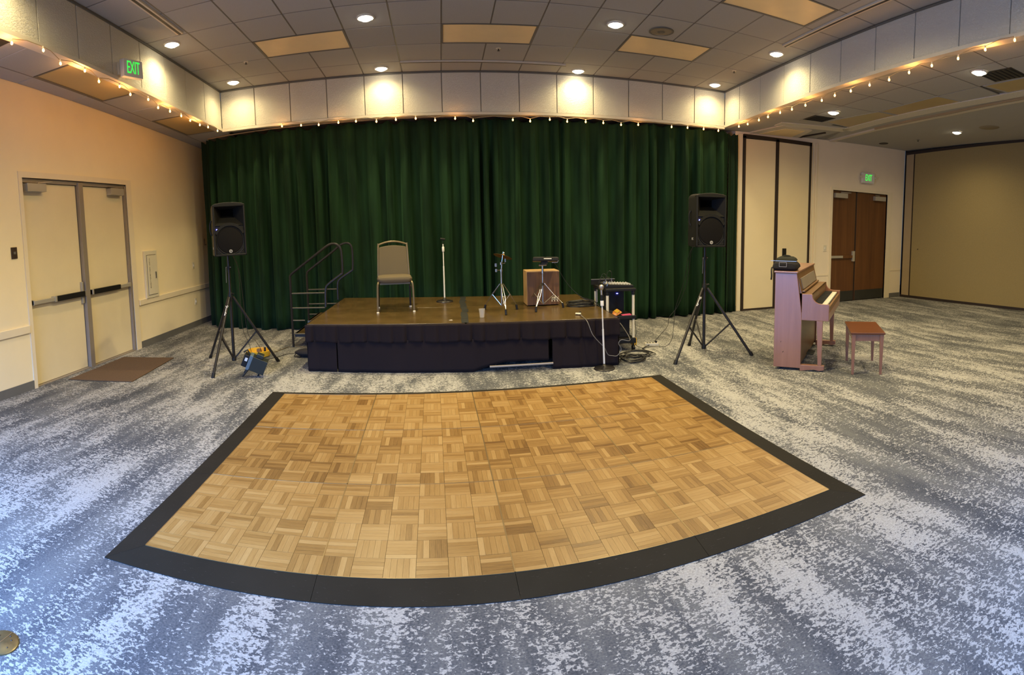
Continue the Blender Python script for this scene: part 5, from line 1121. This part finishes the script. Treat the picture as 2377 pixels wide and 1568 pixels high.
for k in range(52):
    m4 = WM[pa.name] @ Matrix.Translation((.408 * SX, .08 + k * kw, .722)); inst(kmesh, 'white_key', pa, m4)
    if k < 51 and k % 7 not in (1, 4): inst(bmesh_, 'black_key', pa, WM[pa.name] @ Matrix.Translation((.408 * SX, .08 + (k + .72) * kw, .741)))
for y in (.03, LN - .08): MB().box(.404 * SX, y, .70, .555 * SX, y + .05, .745).build('cheek_block', 'pianod', pa, bevel=.003)
MB().box(.285 * SX, .03, .655, .56 * SX, LN - .03, .700).build('key_frame', 'blackmatte', pa)
MB().box(.262 * SX, .03, .07, .280 * SX, LN - .03, .57).build('lower_panel', 'pianod', pa)
for y in (0.0, LN - .05):
    g = MB(); g._a([(.480 * SX, y + .006, .07), (.520 * SX, y + .006, .07), (.520 * SX, y + .044, .07), (.480 * SX, y + .044, .07), (.458 * SX, y, .57), (.524 * SX, y, .57), (.524 * SX, y + .05, .57), (.458 * SX, y + .05, .57)], [(0, 3, 2, 1), (4, 5, 6, 7), (0, 1, 5, 4), (1, 2, 6, 5), (2, 3, 7, 6), (3, 0, 4, 7)]); g.build('leg', 'piano', pa, bevel=.003)
    MB().prism([(.29 * SX, .0), (.29 * SX, .069), (.55 * SX, .069), (.55 * SX, .022), (.50 * SX, .010), (.44 * SX, .022)], y, y + .06, 'y').build('toe_block', 'piano', pa, bevel=.003)
for x, y in ((.08, .07), (.08, LN - .07), (.40, .03), (.40, LN - .03)):
    g = MB(); g.tube([(x - .005, y - .012, .020), (x - .005, y + .012, .020)], .020, 12); g.tube([(x, y, .03), (x, y, .06)], .01, 8); g.build('caster', 'black' if y < 1 and x < .2 else 'brass', pa, smooth=True)
for k in range(3): MB().tube(smooth_path([(.27, LN / 2 - .08 + k * .08, .06), (.33, LN / 2 - .08 + k * .08, .055), (.37, LN / 2 - .08 + k * .08, .045)], 3), .012, 8).build('pedal', 'brass', pa, smooth=True)
MB().box(.012, .02, .03, .27 * SX, LN - .02, .08).build('bottom_board', 'pianod', pa)
MB().tube([(.10, -.001, .20), (.112, -.001, .212)], .003, 5).build('dent', 'seal', pa); MB().tube([(.08, -.001, .31), (.082, -.001, .325)], .002, 5).build('dent', 'seal', pa)
# bag on the piano
bg2 = thing('backpack', 'black soft bag with grey-green top lying on the piano lid', 'bag', WM[pa.name] @ Vector((.09, .17, 1.107)), -.8134)
def blob(mb, cx, cy, z0, z1, rx_, ry_, p=.45, n=28, lv=8, top=.85):
    rows = []
    for i in range(lv + 1):
        t = i / lv; s = (1 - abs(2 * t - 1) ** 4) ** .35 if 0 < t < 1 else .80; s = s * (1 - (1 - top) * t); row = []
        for k in range(n + 1):
            a = 2 * PI * k / n; c_, s_ = math.cos(a), math.sin(a); row.append((cx + rx_ * s * math.copysign(abs(c_) ** p, c_), cy + ry_ * s * math.copysign(abs(s_) ** p, s_), z0 + (z1 - z0) * t))
        rows.append(row)
    mb.grid(rows); w_ = n + 1; mb._a([rows[0][k] for k in range(n)], [tuple(range(n))[::-1]]); mb._a([rows[-1][k] for k in range(n)], [tuple(range(n))]); return mb
blob(MB(), 0.0, 0, .0, .105, .150, .165, .4).build('body', 'bag', bg2, smooth=True); blob(MB(), .0, .02, .095, .150, .130, .140, .5, top=.7).build('top_flap', 'bagtop', bg2, smooth=True)
MB().tube(smooth_path([(-.05, 0, .145), (-.02, .02, .158), (.03, .02, .156), (.06, .0, .142)], 4), .010, 6).build('handle', 'bagtop', bg2, smooth=True)
q = MB(); 
for (a0, b0, a1, b1) in ((-.05, .045, .035, .049), (-.05, .093, .035, .097), (-.05, .045, -.046, .097), (.031, .045, .035, .097)): q.box(a0, -.171, b0, a1, -.166, b1)
q.build('label_frame', 'alu', bg2); MB().box(-.145, -.168, .108, .145, -.160, .113).build('zip', 'steel', bg2); MB().tube([(.145, -.06, .09), (.165, -.07, .07), (.168, -.07, .045)], .006, 6).build('strap_end', 'black', bg2); MB().tube(smooth_path([(-.140, -.12, .03), (-.135, -.165, .0), (-.128, -.185, -.06), (-.132, -.188, -.10)], 4), .009, 6).build('hanging_strap', 'black', bg2, smooth=True)
# bench
bn = thing('piano_bench', 'small red-brown wooden piano bench with tapered legs', 'bench', (4.09, -.69, 0), math.radians(-36.5))
BW, BD = .175, .33
MB().box(-BW - .015, -BD - .015, .45, BW + .015, BD + .015, .472).build('seat', 'bench', bn, bevel=.005)
a_ = MB(); a_.box(-BW + .02, -BD + .012, .375, BW - .02, -BD + .030, .45); a_.box(-BW + .02, BD - .030, .375, BW - .02, BD - .012, .45); a_.box(-BW + .012, -BD + .02, .375, -BW + .030, BD - .02, .45); a_.box(BW - .030, -BD + .02, .375, BW - .012, BD - .02, .45); a_.build('apron', 'piano', bn)
for sx in (-1, 1):
    for sy in (-1, 1):
        x, y = sx * (BW - .02), sy * (BD - .02); g = MB(); t0, t1 = .022, .013
        g._a([(x - t1, y - t1, 0), (x + t1, y - t1, 0), (x + t1, y + t1, 0), (x - t1, y + t1, 0), (x - t0, y - t0, .45), (x + t0, y - t0, .45), (x + t0, y + t0, .45), (x - t0, y + t0, .45)], [(0, 3, 2, 1), (4, 5, 6, 7), (0, 1, 5, 4), (1, 2, 6, 5), (2, 3, 7, 6), (3, 0, 4, 7)]); g.build('leg', 'piano', bn, bevel=.003)
# brass floor plate
fl_ = thing('floor_socket', 'round brass floor socket plate in the carpet at the bottom left', 'floor plate', (-1.965, -3.665, 0)); MB().lathe([(.072, 0), (.072, .004), (.066, .008), (.001, .009)], (0, 0, 0), 40).build('plate', 'brass', fl_, smooth=True)
MB().box(-.002, -.066, .0085, .002, .066, .0095).build('hinge_line', 'goldbar', fl_)
for x, y in ((.03, .03), (.045, -.01), (-.03, .02), (.01, .045), (-.02, -.04)): MB().lathe([(.004, 0), (.003, .002)], (x, y, .0088), 8).build('screw', 'reader', fl_)
